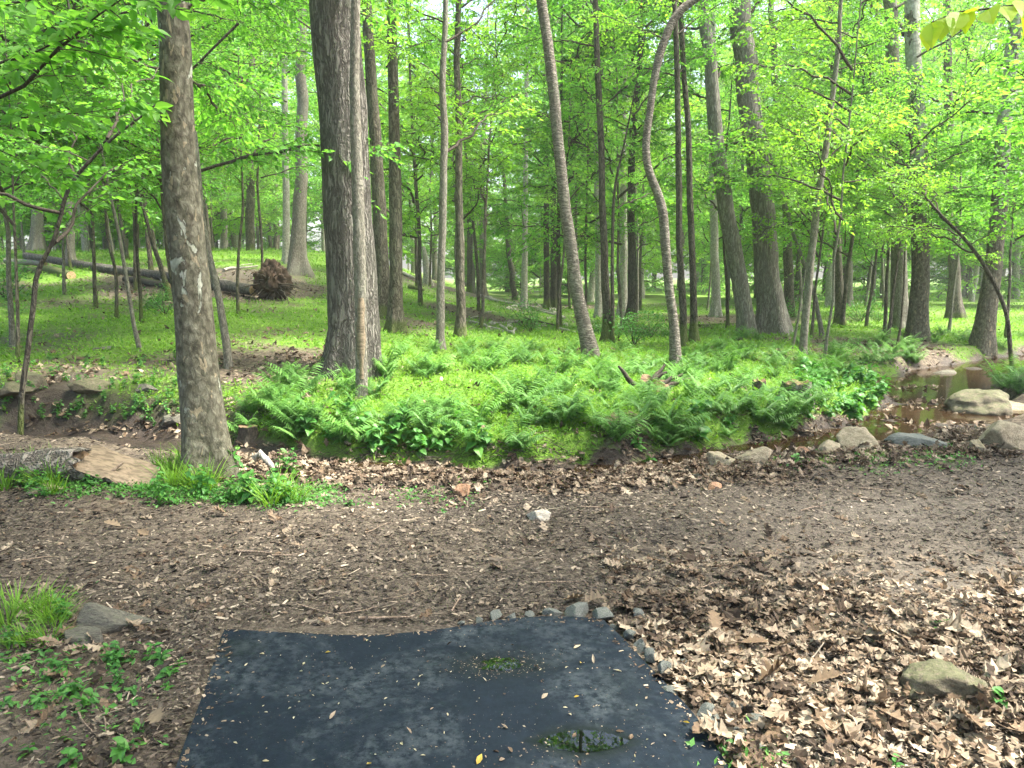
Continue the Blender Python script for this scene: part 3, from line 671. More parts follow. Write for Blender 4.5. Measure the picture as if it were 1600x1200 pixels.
add('grey_tree', 'tall smooth grey trunk behind the mottled one past the pool', 'tree',
    [(1408, 515, 26), (1407, 440, 24), (1405, 350, 22), (1400, 250, 21), (1395, 150, 20), (1390, 0, 19)], 'grey', 18, hr(6, 16, 14), 1.7)
add('grey_tree', 'paler thinner trunk close left of the tall smooth grey one', 'tree',
    [(1391, 482, 16), (1386, 400, 15), (1380, 300, 15), (1374, 200, 14), (1372, 60, 13)], 'pale', 17, hr(6, 16, 12), 1.5)
add('sycamore_tree', 'sycamore with a mossy brown foot and whitish upper trunk, standing behind the pool', 'tree',
    [(1437, 532, 33), (1437, 480, 28), (1437, 400, 25), (1437, 330, 24), (1433, 200, 24), (1430, 130, 23), (1426, 0, 22)], 'syc_far', 18, hr(5, 16, 16), 1.6, flare=.35)
add('dark_tree', 'dark trunk partly hidden by foliage between the two sycamores past the pool', 'tree',
    [(1494, 500, 22), (1491, 420, 16), (1488, 330, 14), (1484, 200, 13), (1480, 70, 12)], 'mid', 14, hr(4, 13, 14), 1.3)
add('sycamore_tree', 'right leaning sycamore, white above and dark brown below, crossed by the slanting stem', 'tree',
    [(1535, 542, 33), (1541, 500, 28), (1549, 440, 25), (1556, 390, 24), (1562, 300, 23), (1570, 200, 21), (1580, 100, 20), (1592, 0, 18)], 'syc_far', 16, hr(5.5, 14, 14), 1.5, flare=.3)
add('slanting_stem', 'thin dark stem slanting up left across the leaning sycamore', 'tree',
    [(1588, 532, 7), (1574, 490, 6), (1558, 450, 6), (1535, 408, 6), (1505, 370, 5), (1478, 345, 5), (1460, 325, 4), (1440, 300, 3)], 'dark', 3.0, hr(1.9, 3.3, 8), .75, BOUGHY, D=13.5)
add('sapling_tree', 'thin dark kinked sapling beside the brown boulders, curving up to the right', 'tree',
    [(27, 665, 9), (33, 610, 8), (44, 550, 8), (48, 500, 8), (57, 455, 8), (50, 432, 8), (66, 408, 7), (88, 372, 6), (97, 330, 6), (97, 310, 6), (112, 282, 6), (150, 240, 5), (180, 210, 4), (235, 172, 3)], 'dark', 3.9, hr(2.0, 3.8, 12), .75, BOUGHN, D=7.7)
add('grey_tree', 'straight grey trunk standing just behind the sawn log on the hill', 'tree', [(110, 412, 13), (110, 370, 12), (109, 300, 11), (108, 200, 10), (104, 60, 9)], 'grey', 14, hr(3, 13, 14), 1.4)
add('grey_tree', 'broad pale grey trunk on the hill crest near the log ends', 'tree', [(57, 392, 19), (57, 340, 17), (56, 200, 16), (52, 50, 14)], 'grey', 17, hr(5, 15, 12), 1.7, D=38)
add('thin_stem', 'thin mossy sapling on the grass in front of the long fallen trunk', 'tree', [(182, 498, 6), (182, 440, 5), (176, 400, 5), (168, 380, 5), (166, 330, 4), (160, 280, 3)], 'mid', 6, hr(2.1, 5.5, 10), .9, BOUGHY)
add('thin_stem', 'thin dark sapling in the low shrubs left of the nearest sycamore', 'tree', [(221, 503, 6), (219, 450, 5), (214, 400, 5), (212, 330, 4), (214, 260, 3)], 'dark', 6, hr(2.1, 5.5, 10), .9)
add('thin_stem', 'dark stem leaning against the left side of the nearest sycamore', 'tree', [(268, 470, 10), (258, 440, 8), (248, 405, 7), (238, 378, 6), (228, 340, 5), (212, 290, 4)], 'dark', 6, hr(2.6, 5.5, 8), .9, BOUGHY)
add('grey_tree', 'slim grey trunk leaning left, right beside the nearest sycamore', 'tree', [(359, 575, 12), (352, 520, 12), (344, 470, 11), (332, 420, 10), (322, 370, 9), (316, 330, 8), (312, 280, 7), (304, 200, 6)], 'grey', 7, hr(2.6, 6.5, 12), .95, flare=.3)
add('thin_stem', 'thin stem just left of the uprooted root ball', 'tree', [(372, 490, 5), (371, 440, 5), (373, 390, 4), (380, 330, 4), (378, 260, 3)], 'mid', 6.5, hr(2.4, 6, 10), 1.0, BOUGHY)
add('thin_stem', 'thin stem standing in front of the uprooted root ball', 'tree', [(411, 466, 5), (410, 420, 4), (408, 360, 4), (402, 290, 4), (404, 220, 3)], 'mid', 8, hr(2.6, 7, 12), 1.1)
add('grey_tree', 'broad grey trunk on the hill behind the uprooted root ball', 'tree', [(465, 429, 31), (466, 400, 25), (468, 340, 21), (470, 280, 19), (471, 150, 17), (471, 0, 15)], 'grey', 19, hr(6.5, 17, 14), 1.9)
add('pale_tree', 'pale trunk next to the broad grey one behind the uprooted root ball', 'tree', [(447, 412, 12), (447, 350, 11), (446, 250, 10), (445, 100, 9)], 'pale', 15, hr(5, 14, 10), 1.5)
add('dead_snag', 'short broken pale snag on the bright grass slope', 'dead tree', [(668, 444, 12), (667, 420, 10), (664, 398, 9), (662, 385, 5)], 'pale', 1.0)
add('pale_tree', 'straight whitish trunk on the bright grass slope near the pile of broken branches', 'tree', [(819, 484, 11), (820, 400, 9), (821, 300, 8), (822, 200, 7), (823, 90, 6), (824, 0, 5)], 'pale', 16, hr(8, 15, 8), 1.5)
add('dark_tree', 'thin dark trunk on the slope just left of the bare leaning one', 'tree', [(875, 513, 7), (874, 450, 6), (873, 380, 6), (874, 280, 5)], 'dark', 9, hr(3.5, 8.5, 12), 1.2, BOUGHY)
add('dark_tree', 'wide dark trunk left of two close together on the far slope', 'tree', [(854, 468, 10), (854, 400, 9), (853, 250, 8)], 'dark', 15, hr(4.5, 14, 14), 1.7, D=34)
add('dark_tree', 'wide dark trunk right of two close together on the far slope', 'tree', [(866, 468, 12), (866, 400, 11), (864, 250, 9)], 'dark', 16, hr(4.5, 15, 12), 1.7, D=35)
add('pale_tree', 'pale trunk showing in the gap left of the dark mossy one', 'tree', [(936, 498, 12), (935, 420, 10), (934, 350, 9), (932, 200, 8)], 'pale', 15, hr(5, 14, 12), 1.6, D=27)
add('pale_tree', 'whitish trunk touching a flared dark one, right of the dark mossy trunk', 'tree', [(973, 502, 15), (974, 440, 13), (974, 380, 12), (972, 250, 10)], 'pale', 15, hr(5, 14, 12), 1.6, D=27)
add('dark_tree', 'flared mossy dark trunk touching a whitish one, right of the dark mossy trunk', 'tree', [(984, 515, 20), (987, 470, 14), (987, 420, 13), (985, 300, 11)], 'dark', 15, hr(4.5, 14, 14), 1.5, flare=.7)
add('pale_tree', 'pale grey trunk seen left of the thick leaning oak, far off', 'tree', [(1118, 503, 15), (1118, 440, 13), (1116, 350, 12), (1112, 200, 11)], 'pale', 16, hr(5, 15, 12), 1.7, D=30)
add('thin_stem', 'thin dark stem just left of the thick leaning trunk', 'tree', [(1137, 512, 6), (1136, 450, 5), (1132, 400, 4), (1130, 330, 4)], 'dark', 8, hr(3, 7.5, 10), 1.1, BOUGHY)
add('thin_stem', 'slim brown stem on the bright grass slope right of the knobbed slender trunk', 'tree', [(748, 486, 6), (747, 440, 5), (744, 400, 5), (738, 330, 4)], 'mid', 8, hr(3.2, 7.5, 10), 1.2)
add('dark_tree', 'dark brown trunk at the hill edge, left of the slim brown stem', 'tree', [(734, 446, 9), (734, 400, 8), (732, 280, 7)], 'dark', 15, hr(5, 14, 10), 1.8, D=45)
add('grey_tree', 'grey trunk at the hill edge just right of the slim brown stem', 'tree', [(755, 446, 11), (754, 390, 10), (752, 260, 9)], 'grey', 16, hr(5, 15, 10), 1.8, D=45)
add('pale_tree', 'pale grey trunk beyond the grass right of the dark one standing alone', 'tree', [(1327, 484, 12), (1327, 430, 11), (1326, 300, 10)], 'grey', 16, hr(5, 15, 12), 1.7, D=36)
add('pale_tree', 'pale broad trunk beyond the grass left of the dark one standing alone', 'tree', [(1299, 484, 15), (1299, 430, 14), (1298, 300, 12)], 'pale', 16, hr(5, 15, 12), 1.7, D=35)

# random understorey and far trees
KIND = [('mid', 'grey'), ('dark', 'mid')]
rs = np.random.RandomState(4)
def simple_tree(x, y, h, r, mat, name, label, group, hs, scale, pool, sides=9):
    z = gz(x, y); root = thing(name, label, 'tree', (x, y, z), group=group)
    n = max(6, int(h / .6)); t = np.linspace(0, 1, n)
    lean = rs.normal(0, .05, 2); wob = np.cumsum(rs.normal(0, .03, (n, 2)), 0)
    P = np.stack([lean[0] * t * h + wob[:, 0], lean[1] * t * h + wob[:, 1], t * (h + .3) - .3], 1)
    mb = MB(); tube(mb, P, r * (1 - .8 * t) * (1 + .5 * np.exp(-t * h * 3)), sides, 0, lump=.08, seed=rs.randint(99)); mb.build('trunk', MT[mat], root)
    if hs is not None: add_boughs(root, P, hs, scale, pool)
    return root
def pxx(x, y): return 800 + FPX * x / (y * cp)
def place_random(n, d0, d1, pxr, fn, mind=1.2, avoid=None):
    done = []; tries = 0
    while len(done) < n and tries < 5000:
        tries += 1
        D = math.sqrt(rs.uniform(d0 * d0, d1 * d1)); px = rs.uniform(*pxr); x = (px - 800) / FPX * D
        if any((x - a) ** 2 + (D - b) ** 2 < mind ** 2 for a, b in done): continue
        if creek(np.array([x]), np.array([D]))[0][0] < 1.3: continue
        if avoid and avoid(px, D): continue
        done.append((x, D)); fn(x, D)
def under(label_, name_, group_):
    def f(x, y):
        h = rs.uniform(4.5, 8) if y < 20 else rs.uniform(6, 12); lo = 1.55 if y > 20 else 1.9
        mt = ('mid', 'mid', 'grey')[rs.randint(3)]
        simple_tree(x, y, h, rs.uniform(.025, .05) * (1 if y < 20 else 1.6), mt, name_, label_, group_, hr(lo + rs.rand() * .6, h * .95, int(9 + h * (1.1 if y < 20 else 1.3))), rs.uniform(.8, 1.0) * (1 if y < 20 else 1.35), (BOUGH, BOUGHY)[rs.randint(2)])
    return f
place_random(9, 10.5, 19, (-120, 500), under('slim leafy understorey tree among its like on the left slope', 'understorey_tree', 'slim leafy trees on the left slope'), avoid=lambda px, D: D < 12 and 330 < px < 640)
place_random(9, 13.5, 20, (1230, 1760), under('slim leafy understorey tree among its like around the pool side', 'understorey_tree', 'slim leafy trees near the pool'))
place_random(4, 17, 21, (640, 1230), under('slim leafy understorey tree behind the ferns', 'understorey_tree', 'slim leafy trees behind the ferns'), avoid=lambda px, D: 1040 < px < 1230)
place_random(34, 21, 36, (-150, 1750), under('slender leafy tree in the middle distance of the wood', 'understorey_tree', 'slender trees in the middle distance'), mind=1.8, avoid=lambda px, D: (700 < px < 850 and D > 25) or (1060 < px < 1240 and D < 27))
FART = []
def far_tree(sc0, sc1, pool, r):
    def f(x, y):
        k = rs.randint(len(pool)); s = rs.uniform(sc0, sc1)
        if 690 < pxx(x, y) < 850: s *= .6
        key = (rs.randint(4))
        if len(FART) <= key:
            h = 15; n = 20; t = np.linspace(0, 1, n); wob = np.cumsum(rs.normal(0, .05, (n, 2)), 0)
            mb = MB(); tube(mb, np.stack([wob[:, 0], wob[:, 1], t * h - .3], 1), .16 * (1 - .75 * t), 8, 0, lump=.06, seed=key)
            FART.append(mb.mesh('trunk', MT[('mid', 'grey', 'pale', 'mid')[len(FART) % 4]])); key = len(FART) - 1
        root = thing('forest_tree', 'leafy tree among many deep in the wood', 'tree', (x, y, gz(x, y)), rs.rand() * 6.28, 'trees deep in the wood')
        t_ = link('trunk', FART[key], root); rr = r * rs.uniform(.5, 1.5); t_.scale = (rr, rr, s)
        c_ = link('crown', pool[k], root); c_.scale = (s, s, s)
    return f
place_random(70, 36, 62, (-150, 1750), far_tree(1.0, 1.35, CROWNS, 1.0), mind=2.2)
place_random(70, 62, 105, (-150, 1750), far_tree(1.5, 2.0, CROWNS, 1.4), mind=3)
def low_tree(x, y):
    root = thing('shrubby_tree', 'low bushy young tree among many deep in the wood', 'young tree', (x, y, gz(x, y)), rs.rand() * 6.28, 'low bushy young trees deep in the wood')
    t_ = link('trunk', FART[rs.randint(len(FART))], root); t_.scale = (.3, .3, .33)
    c_ = link('crown', LOWCROWN[rs.randint(3)], root); s = rs.uniform(.9, 1.4) * (1 if y < 50 else 1.5); c_.scale = (s, s, s)
place_random(90, 42, 100, (-150, 1750), low_tree, mind=2)

for (x, y, h_, nm_l) in ((9.5, 11.5, 3.4, 'leafy tree at the right edge whose low sprays hang over the pool'), (-9.6, 11.0, 5.0, 'leafy tree at the left edge whose low sprays hang over the slope')):
    z = gz(x, y); root = thing('understorey_tree', nm_l, 'tree', (x, y, z)); t = np.linspace(0, 1, 10); P = np.stack([.1 * t, 0 * t, t * (h_ + .3) - .3], 1)
    mb = MB(); tube(mb, P, .05 * (1 - .8 * t), 9, 0, lump=.08, seed=3); mb.build('trunk', MT['mid'], root)
    add_boughs(root, P, hr(1.9, h_ * .95, 13), 1.05, BOUGH, [rng.uniform(2.3, 4.0) if x > 0 else rng.uniform(-.9, .9) for _ in range(13)])
# near overhanging branches at the top left (their tree stands outside the picture) and top right
def bark_trunk(root, P, r, mat):
    mb = MB(); tube(mb, P, r, 12, 0, lump=.06, seed=4); mb.build('trunk', MT[mat], root)
YL = 5.6
b0 = at_y(-260, 700, YL); base = np.array([b0[0], YL, gz(b0[0], YL)])
nt_ = thing('beech_tree', 'dark branches with large leaves hanging into the top left corner', 'tree', base)
bark_trunk(nt_, np.array([[0, 0, -.2], [0, 0, 1], [.05, 0, 2.5], [0, .1, 4], [0, .1, 7]]), [.13, .11, .1, .09, .05], 'dark')
cr = bpy.data.objects.new('crown', None); col.objects.link(cr); cr.parent = nt_
for sd_, pl, r0, yy in ((1, [(-260, 210), (-120, 180), (0, 152), (38, 134), (62, 108), (92, 74), (112, 60), (150, 26), (186, 2), (230, -40)], .016, 0.0),
                    (2, [(-260, 150), (-100, 120), (0, 98), (50, 84), (70, 74), (100, 62), (150, 55), (230, 60)], .012, .3),
                    (3, [(-260, 250), (-80, 200), (0, 187), (60, 182), (130, 176), (200, 168), (245, 172)], .009, .6),
                    (4, [(-260, 60), (-60, 20), (20, 5), (100, -10), (220, 0), (300, 20)], .012, -.4),
                    (6, [(-260, 300), (-100, 250), (0, 235), (60, 262), (120, 300)], .008, .9)):
    M_ = []
    for (x, y), t in zip(pl, np.linspace(0, 1, len(pl))):
        q = at_y(x, y, YL + yy * t - .5 * t); M_.append(q)
    M_ = np.array(M_) - base; M_[0] = [0, 0.05, M_[0][2]]
    bough(500 + sd_, T=OVATE, main=M_, r0=r0, leaf=.11, step=.085, sub=2, spread=.2, fill=.8).build('bough', [MT['leaf'], MT['twig']], cr)
YR = 2.4
b0 = at_y(2000, 700, YR); base = np.array([b0[0], YR, gz(b0[0], YR)])
nt_ = thing('beech_tree', 'twig of large bright yellow green leaves hanging in the top right corner', 'tree', base)
bark_trunk(nt_, np.array([[0, 0, -.2], [0, 0, 1], [.0, 0, 2], [0, .1, 3.3]]), [.03, .027, .022, .01], 'grey')
cr = bpy.data.objects.new('crown', None); col.objects.link(cr); cr.parent = nt_
M_ = np.array([at_y(x, y, YR) for x, y in ((2000, 60), (1800, 10), (1700, -5), (1620, 2), (1560, 12), (1500, 18), (1455, 35))]) - base; M_[0] = [0, 0, M_[0][2]]
mb = MB(); tube(mb, M_, np.linspace(.007, .0015, 7), 6, 1, cap=False)
lf = [(1590, 8, -2.0, .09), (1565, 10, -1.1, .085), (1545, 14, -2.6, .085), (1530, 16, -1.75, .08), (1500, 18, -2.4, .085), (1480, 25, -1.6, .075), (1460, 33, -2.9, .08), (1456, 35, -2.2, .07), (1600, 2, -1.2, .09), (1515, 17, -.6, .06)]
P_ = np.array([at_y(x, y, YR) for x, y, _, _ in lf]) - base
rs2 = np.random.RandomState(3)
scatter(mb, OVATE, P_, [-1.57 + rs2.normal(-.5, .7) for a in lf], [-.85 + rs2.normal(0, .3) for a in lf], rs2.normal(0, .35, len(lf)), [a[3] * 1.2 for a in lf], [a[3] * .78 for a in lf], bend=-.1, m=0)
mb.build('bough', [MT['leaf_sunpaint'], MT['twig']], cr)

# unseen trees added for shade on trail and left slope; canopy shows in puddle
SHADE_CROWN = [(far_crown(360 + i, 5.5, 13, 26, 3.4, .14).mesh('crown', [MT['leaf'], MT['twig']])) for i in range(2)]
for k, (x, y, s) in enumerate(((-5.2, 1.8, 1.35), (5.0, 2.6, 1.35), (-3.5, -4.5, 1.05), (3.8, -4.0, 1.0), (8.5, 6.0, .95), (-8.5, 5.0, 1.0), (0.3, -8.5, 1.1), (-8.2, 9.2, 1.15), (-7.0, 5.5, .9))):
    root = thing('forest_tree', 'tall leafy tree added for shade, unseen behind or beside the viewpoint', 'tree', (x, y, gz(x, y)), k * 1.3, 'shade trees added round the viewpoint')
    t_ = link('trunk', FART[k % len(FART)], root); t_.scale = (1.1, 1.1, 1)
    c_ = link('crown', SHADE_CROWN[k % 2], root); c_.scale = (s, s, s)

# ------------------------------------------------------------------ low plants
def fern(seed, n=10, L=.55):
    rs = np.random.RandomState(seed); mb = MB()
    for k in range(n):
        az = k / n * 6.283 + rs.normal(0, .25); ln = L * rs.uniform(.65, 1.15); el = rs.uniform(.8, 1.45)
        m = 20; t = np.linspace(0, 1, m); th = el - (el * .62 + rs.uniform(.0, .5)) * t ** 2
        dx = np.cos(th) * ln / m; dz = np.sin(th) * ln / m; r = np.cumsum(dx); z = np.cumsum(dz)
        twist = rs.normal(0, .3) * t; a = az + twist
        P = np.stack([r * np.cos(a), r * np.sin(a), z], 1)
        tube(mb, P[::3], .0035 * (1 - .8 * t[::3]), 3, 0, cap=False)
        ii = np.arange(3, m)
        for sd in (-1, 1):
            for q in ii:
                u = (q - 2) / (m - 2); pl = ln * .30 * math.sin(math.pi * min(1, .12 + u * .92)) ** .8 * (1.15 - u * .5)
                if pl < .008: continue
                h = a[q] + sd * (1.30 - .35 * u); drop = -.05 - .22 * rs.rand()
                scatter(mb, PINNA, P[q][None], h, drop, rs.normal(0, .25), pl, max(.011, pl * .17), bend=-.18, m=0)
    return mb
FT = (np.array([[0, 0, 0], [.4, -.5, 0], [1, 0, 0], [.4, .5, 0]], float), np.array([[0, 1, 2], [0, 2, 3]]))
PINNA = (np.array([[0, -.25, 0], [0, .25, 0], [.22, -.5, .1], [.22, .5, .1], [.30, -.32, 0], [.30, .32, 0], [.45, -.46, .1], [.45, .46, .1], [.52, -.26, 0], [.52, .26, 0], [.68, -.34, .05], [.68, .34, .05], [.74, -.16, 0], [.74, .16, 0], [1, 0, -.1]], float),
         np.array([[a, b, c] for k in range(0, 12, 2) for a, b, c in ((k, k + 2, k + 1), (k + 1, k + 2, k + 3))] + [[12, 14, 13]]))
FERN = [fern(20 + i, 8 + i % 3 * 2, .40 + .05 * i).mesh('fern', [MT['fern']]) for i in range(5)]
def weed(seed, h=.22, n=6, leaf=.07, w=.6):
    rs = np.random.RandomState(seed); mb = MB()
    for s in range(rs.randint(1, 4)):
        a = rs.rand() * 6.28; le = rs.uniform(.1, .5); hh = h * rs.uniform(.6, 1.1); t = np.linspace(0, 1, 6)
        P = np.stack([np.cos(a) * t * hh * le, np.sin(a) * t * hh * le, t * hh], 1); tube(mb, P, .003 * (1 - .6 * t), 4, 0, cap=False)
        for k in range(n):
            u = .25 + .75 * k / (n - 1); p = np.array([np.interp(u, t, P[:, j]) for j in range(3)])
            for sd in ((0,) if k == n - 1 else (0, 1)):
                az = a + k * 1.9 + sd * math.pi + rs.normal(0, .3); l = leaf * rs.uniform(.6, 1.15) * (1.1 - .35 * u)
                scatter(mb, OVATE, p[None], az, rs.normal(.05, .3), rs.normal(0, .3), l, l * w, bend=-.35, m=0)
    return mb
WEED = [weed(40 + i).mesh('weed', [MT['weed']]) for i in range(5)]
BROAD = [weed(50 + i, .26, 5, .115, .78).mesh('broad_leaved_weed', [MT['weed']]) for i in range(4)]
SEED = [weed(60 + i, .07, 3, .055, .62).mesh('seedling', [MT['weed']]) for i in range(4)]
BLADE = (np.array([[0, -.5, 0], [0, .5, 0], [.35, -.45, 0], [.35, .45, 0], [.7, -.3, 0], [.7, .3, 0], [1, 0, 0]], float), np.array([[0, 2, 1], [1, 2, 3], [2, 4, 3], [3, 4, 5], [4, 6, 5]]))
def tuft(seed, n=45, L=.22, w=.007):
    rs = np.random.RandomState(seed); mb = MB(); a = rs.rand(n) * 6.28; r = rs.rand(n) ** .7 * .06
    l = L * rs.uniform(.5, 1.2, n)
    scatter(mb, BLADE, np.stack([np.cos(a) * r, np.sin(a) * r, np.zeros(n)], 1), a + rs.normal(0, .5, n), rs.uniform(.9, 1.5, n), rs.normal(0, .5, n), l, w, bend=-rs.uniform(.2, .8, n), m=0)
    return mb
TUFT = [tuft(70 + i).mesh('grass_tuft', [MT['grass']]) for i in range(3)]
def shrub(seed, h=.7):
    rs = np.random.RandomState(seed); mb = MB()
    for k in range(9):
        a = rs.rand() * 6.28; e = rs.uniform(.5, 1.3); L = h * rs.uniform(.6, 1.1); t = np.linspace(0, 1, 6)
        Q = np.stack([np.cos(a) * np.cos(e) * t * L, np.sin(a) * np.cos(e) * t * L, np.sin(e) * t * L + .0 * t], 1) + rs.normal(0, .015, (6, 3)); Q[0] = 0
        tube(mb, Q, .007 * (1 - .8 * t), 4, 1, cap=False); m = 60
        u = rs.uniform(.2, 1, m); P = np.stack([np.interp(u, t, Q[:, j]) for j in range(3)], 1) + rs.normal(0, .07, (m, 3)) * [1, 1, .7]
        l = rs.uniform(.035, .065, m); scatter(mb, KITE, P, rs.rand(m) * 6.28, rs.normal(0, .4, m), rs.normal(0, .5, m), l, l * .6, m=0)
    return mb
SHRUB = [shrub(80 + i).mesh('shrub', [MT['weed'], MT['twig']]) for i in range(3)]
occ = []
def plant(pool, name, label, cat, group, p, s, sink=.01):
    o = link(name, pool[rng.randrange(len(pool))], None, (p[0], p[1], gz(p[0], p[1]) - sink)); o.rotation_euler = (rng.gauss(0, .08), rng.gauss(0, .08), rng.random() * 6.28)
    ss = s * rng.uniform(.6, 1.3); o.scale = (ss, ss, ss * rng.uniform(.85, 1.1)); return tag(o, label, cat, group)
def pxregion(n, x0, x1, y0, y1, fn, ok=None, mind=0.0):
    c = 0; t = 0
    while c < n and t < n * 20:
        t += 1; x, y = rng.uniform(x0, x1), rng.uniform(y0, y1)
        p = gp(x, y)
        d, cw, sd = creek(p[0:1], p[1:2])
        if d[0] < cw[0] + .12 or (p[1] < 3.4 and -1.35 + .235 * (3.22 - p[1]) < p[0] + .06 and p[0] < .7): continue
        if ok and not ok(x, y, p): continue
        fn(p, x, y); c += 1
fl = lambda p, x, y: plant(FERN, 'fern', 'feathery green fern among the bed of ferns across the ditch', 'fern', 'ferns across the ditch', p, .8)
pxregion(62, 590, 1360, 546, 592, fl)
pxregion(70, 930, 1300, 575, 700, fl, ok=lambda x, y, p: y < 700 - (x > 1150) * 20)
pxregion(14, 380, 480, 600, 700, fl); pxregion(9, 500, 600, 575, 625, fl); pxregion(14, 590, 760, 640, 700, fl); pxregion(16, 750, 960, 600, 705, fl)
pxregion(14, 420, 600, 650, 700, fl)
pxregion(9, 1510, 1600, 575, 640, lambda p, x, y: plant(FERN, 'fern', 'pale green fern on the mossy rock by the pool', 'fern', 'ferns at the pool edge', p, .8), ok=lambda x, y, p: p[0] > 0)
pxregion(46, 1120, 1600, 520, 590, lambda p, x, y: plant(FERN, 'fern', 'small fern beyond the ditch and the pool', 'fern', 'ferns beyond the pool', p, .8))
bw = lambda p, x, y: plant(BROAD, 'broad_leaved_weed', 'leafy plant with heart shaped leaves on the edge of the fern bank', 'plant', 'broad leaved plants on the bank', p, 1.0)
pxregion(34, 470, 760, 655, 712, bw); pxregion(50, 1250, 1395, 590, 690, bw); pxregion(12, 960, 1240, 640, 705, bw)
wd_ = lambda p, x, y: plant(WEED, 'weed', 'low leafy weed around the foot of the nearest sycamore', 'plant', 'weeds by the nearest sycamore', p, 1.0)
pxregion(26, 245, 460, 742, 790, wd_, ok=lambda x, y, p: p[1] < 6.5)
pxregion(16, 0, 250, 755, 780, lambda p, x, y: plant(WEED, 'weed', 'small leafy weed in front of the split log', 'plant', 'weeds before the split log', p, .6))
pxregion(120, 0, 300, 560, 680, lambda p, x, y: plant(WEED, 'weed', 'small leafy weed on the dark lower slope left', 'plant', 'weeds on the lower slope', p, .7))
gt = lambda p, x, y: plant(TUFT, 'grass_tuft', 'tuft of long grass by the split log and the nearest sycamore', 'grass', 'grass tufts by the split log', p, 1.0)
pxregion(16, 0, 90, 735, 770, gt); pxregion(16, 240, 330, 720, 770, gt); pxregion(4, 400, 470, 765, 790, gt)
pxregion(9, 1230, 1500, 705, 735, lambda p, x, y: plant(TUFT, 'grass_tuft', 'short grass tuft in front of the boulder row', 'grass', 'grass tufts by the boulders', p, .35))
pxregion(10, 0, 90, 955, 1010, lambda p, x, y: plant(TUFT, 'grass_tuft', 'coarse grass tuft beside the flat grey stone', 'grass', 'grass tufts by the flat stone', p, .6))
o = plant(TUFT, 'grass_tuft', 'single bright grass tuft against the right edge of the mat', 'grass', None, gp(1158, 1200), .45)
pxregion(26, 0, 290, 1000, 1200, lambda p, x, y: plant(SEED, 'seedling', 'tiny green seedling on the bare soil left of the mat', 'seedling', 'seedlings left of the mat', p, .85), ok=lambda x, y, p: x < 330 - (y - 1000) * .3)
pxregion(7, 0, 240, 960, 1100, lambda p, x, y: plant(WEED, 'weed', 'larger leafy weed around the flat grey stone', 'plant', 'weeds round the flat stone', p, .45))
for (x, y) in ((405, 770), (985, 735), (1015, 728), (545, 790), (690, 800), (1240, 725), (1400, 1195), (1560, 1105), (1475, 985)):
    plant(SEED, 'seedling', 'lone green seedling among the dead leaves', 'seedling', 'seedlings in the leaf litter', gp(x, y), 1.6 if y < 760 else 1)
for (x, y, s) in ((245, 475, 1), (258, 492, 1), (232, 485, .8), (965, 530, 1.3), (990, 540, 1.2), (1015, 530, 1.2), (945, 525, 1.1), (1040, 528, 1.1), (1370, 505, 1.4), (1345, 503, 1.3), (830, 520, 1.2), (10, 470, 1.3), (20, 440, 1.2), (30, 490, 1.), (1310, 560, .9), (1330, 550, .8), (1230, 500, 1.3)):
    plant(SHRUB, 'shrub', 'low dark green bush on the forest floor', 'shrub', 'low bushes under the trees', gp(x, y), s)

# ------------------------------------------------------------------ ground cover and litter (uncountable)
rs = np.random.RandomState(77)
def samp(n, d0, d1, px0=-60, px1=1660, power=0.0):
    u = rs.rand(n)
    y = d0 * (d1 / d0) ** u if power == 0 else (d0 ** power + u * (d1 ** power - d0 ** power)) ** (1 / power)
    px = rs.uniform(px0, px1, n); x = (px - 800) / FPX * y * 1.0; return x, y
x, y = samp(190000, 6.2, 42, power=-.3)
g, mud_dark, lit, tr = masks(x, y); dd, cw, sd = creek(x, y)
n2 = vn(x * 1.3, y * 1.3, seed=91)
keep = (sd > 0) & (rs.rand(len(x)) < np.clip((g - .28) * 2.2 + .25 * n2, .02, 1)) & (dd > cw + .1)
x, y = x[keep], y[keep]; z = H(x, y); n = len(x)
sz = np.clip(.035 + .0022 * y, .05, .11) * rs.uniform(.6, 1.4, n)
mb = MB(); a = rs.rand(n) * 6.28
scatter(mb, KITE, np.stack([x, y, z + rs.uniform(0, .8, n) * sz * .8], 1), a, rs.normal(.45, .45, n), rs.normal(0, .5, n), sz, sz * rs.uniform(.18, .45, n))
o = mb.build('grass', MT['grass']); tag(o, 'low bright green grass and stilt grass covering bank and slope', 'grass', kind='stuff')
# strip of small green growth along the near side of the ditch
mb = MB()
for (px0, px1, py0, py1, n) in ((60, 260, 748, 775, 1800), (240, 520, 755, 792, 3500), (1190, 1520, 690, 735, 2200), (0, 130, 960, 1120, 420), (60, 240, 1020, 1200, 160), (1140, 1190, 1170, 1200, 120), (560, 760, 760, 800, 260)):
    c = np.array([gp(rs.uniform(px0, px1), rs.normal((py0 + py1) / 2, (py1 - py0) / 4)) for _ in range(n // 12 + 1)])
    k = rs.randint(len(c), size=n); P = c[k] + rs.normal(0, .06, (n, 3)) * [1, 1, 0]; P[:, 2] = H(P[:, 0], P[:, 1]) + rs.uniform(0, .03, n)
    sz = rs.uniform(.015, .04, n); scatter(mb, KITE, P, rs.rand(n) * 6.28, rs.normal(.3, .4, n), rs.normal(0, .4, n), sz, sz * rs.uniform(.25, .6, n))
o = mb.build('moss_and_sprouts', MT['weed']); tag(o, 'tiny green sprouts creeping along the near edge of the ditch', 'ground cover', kind='stuff')
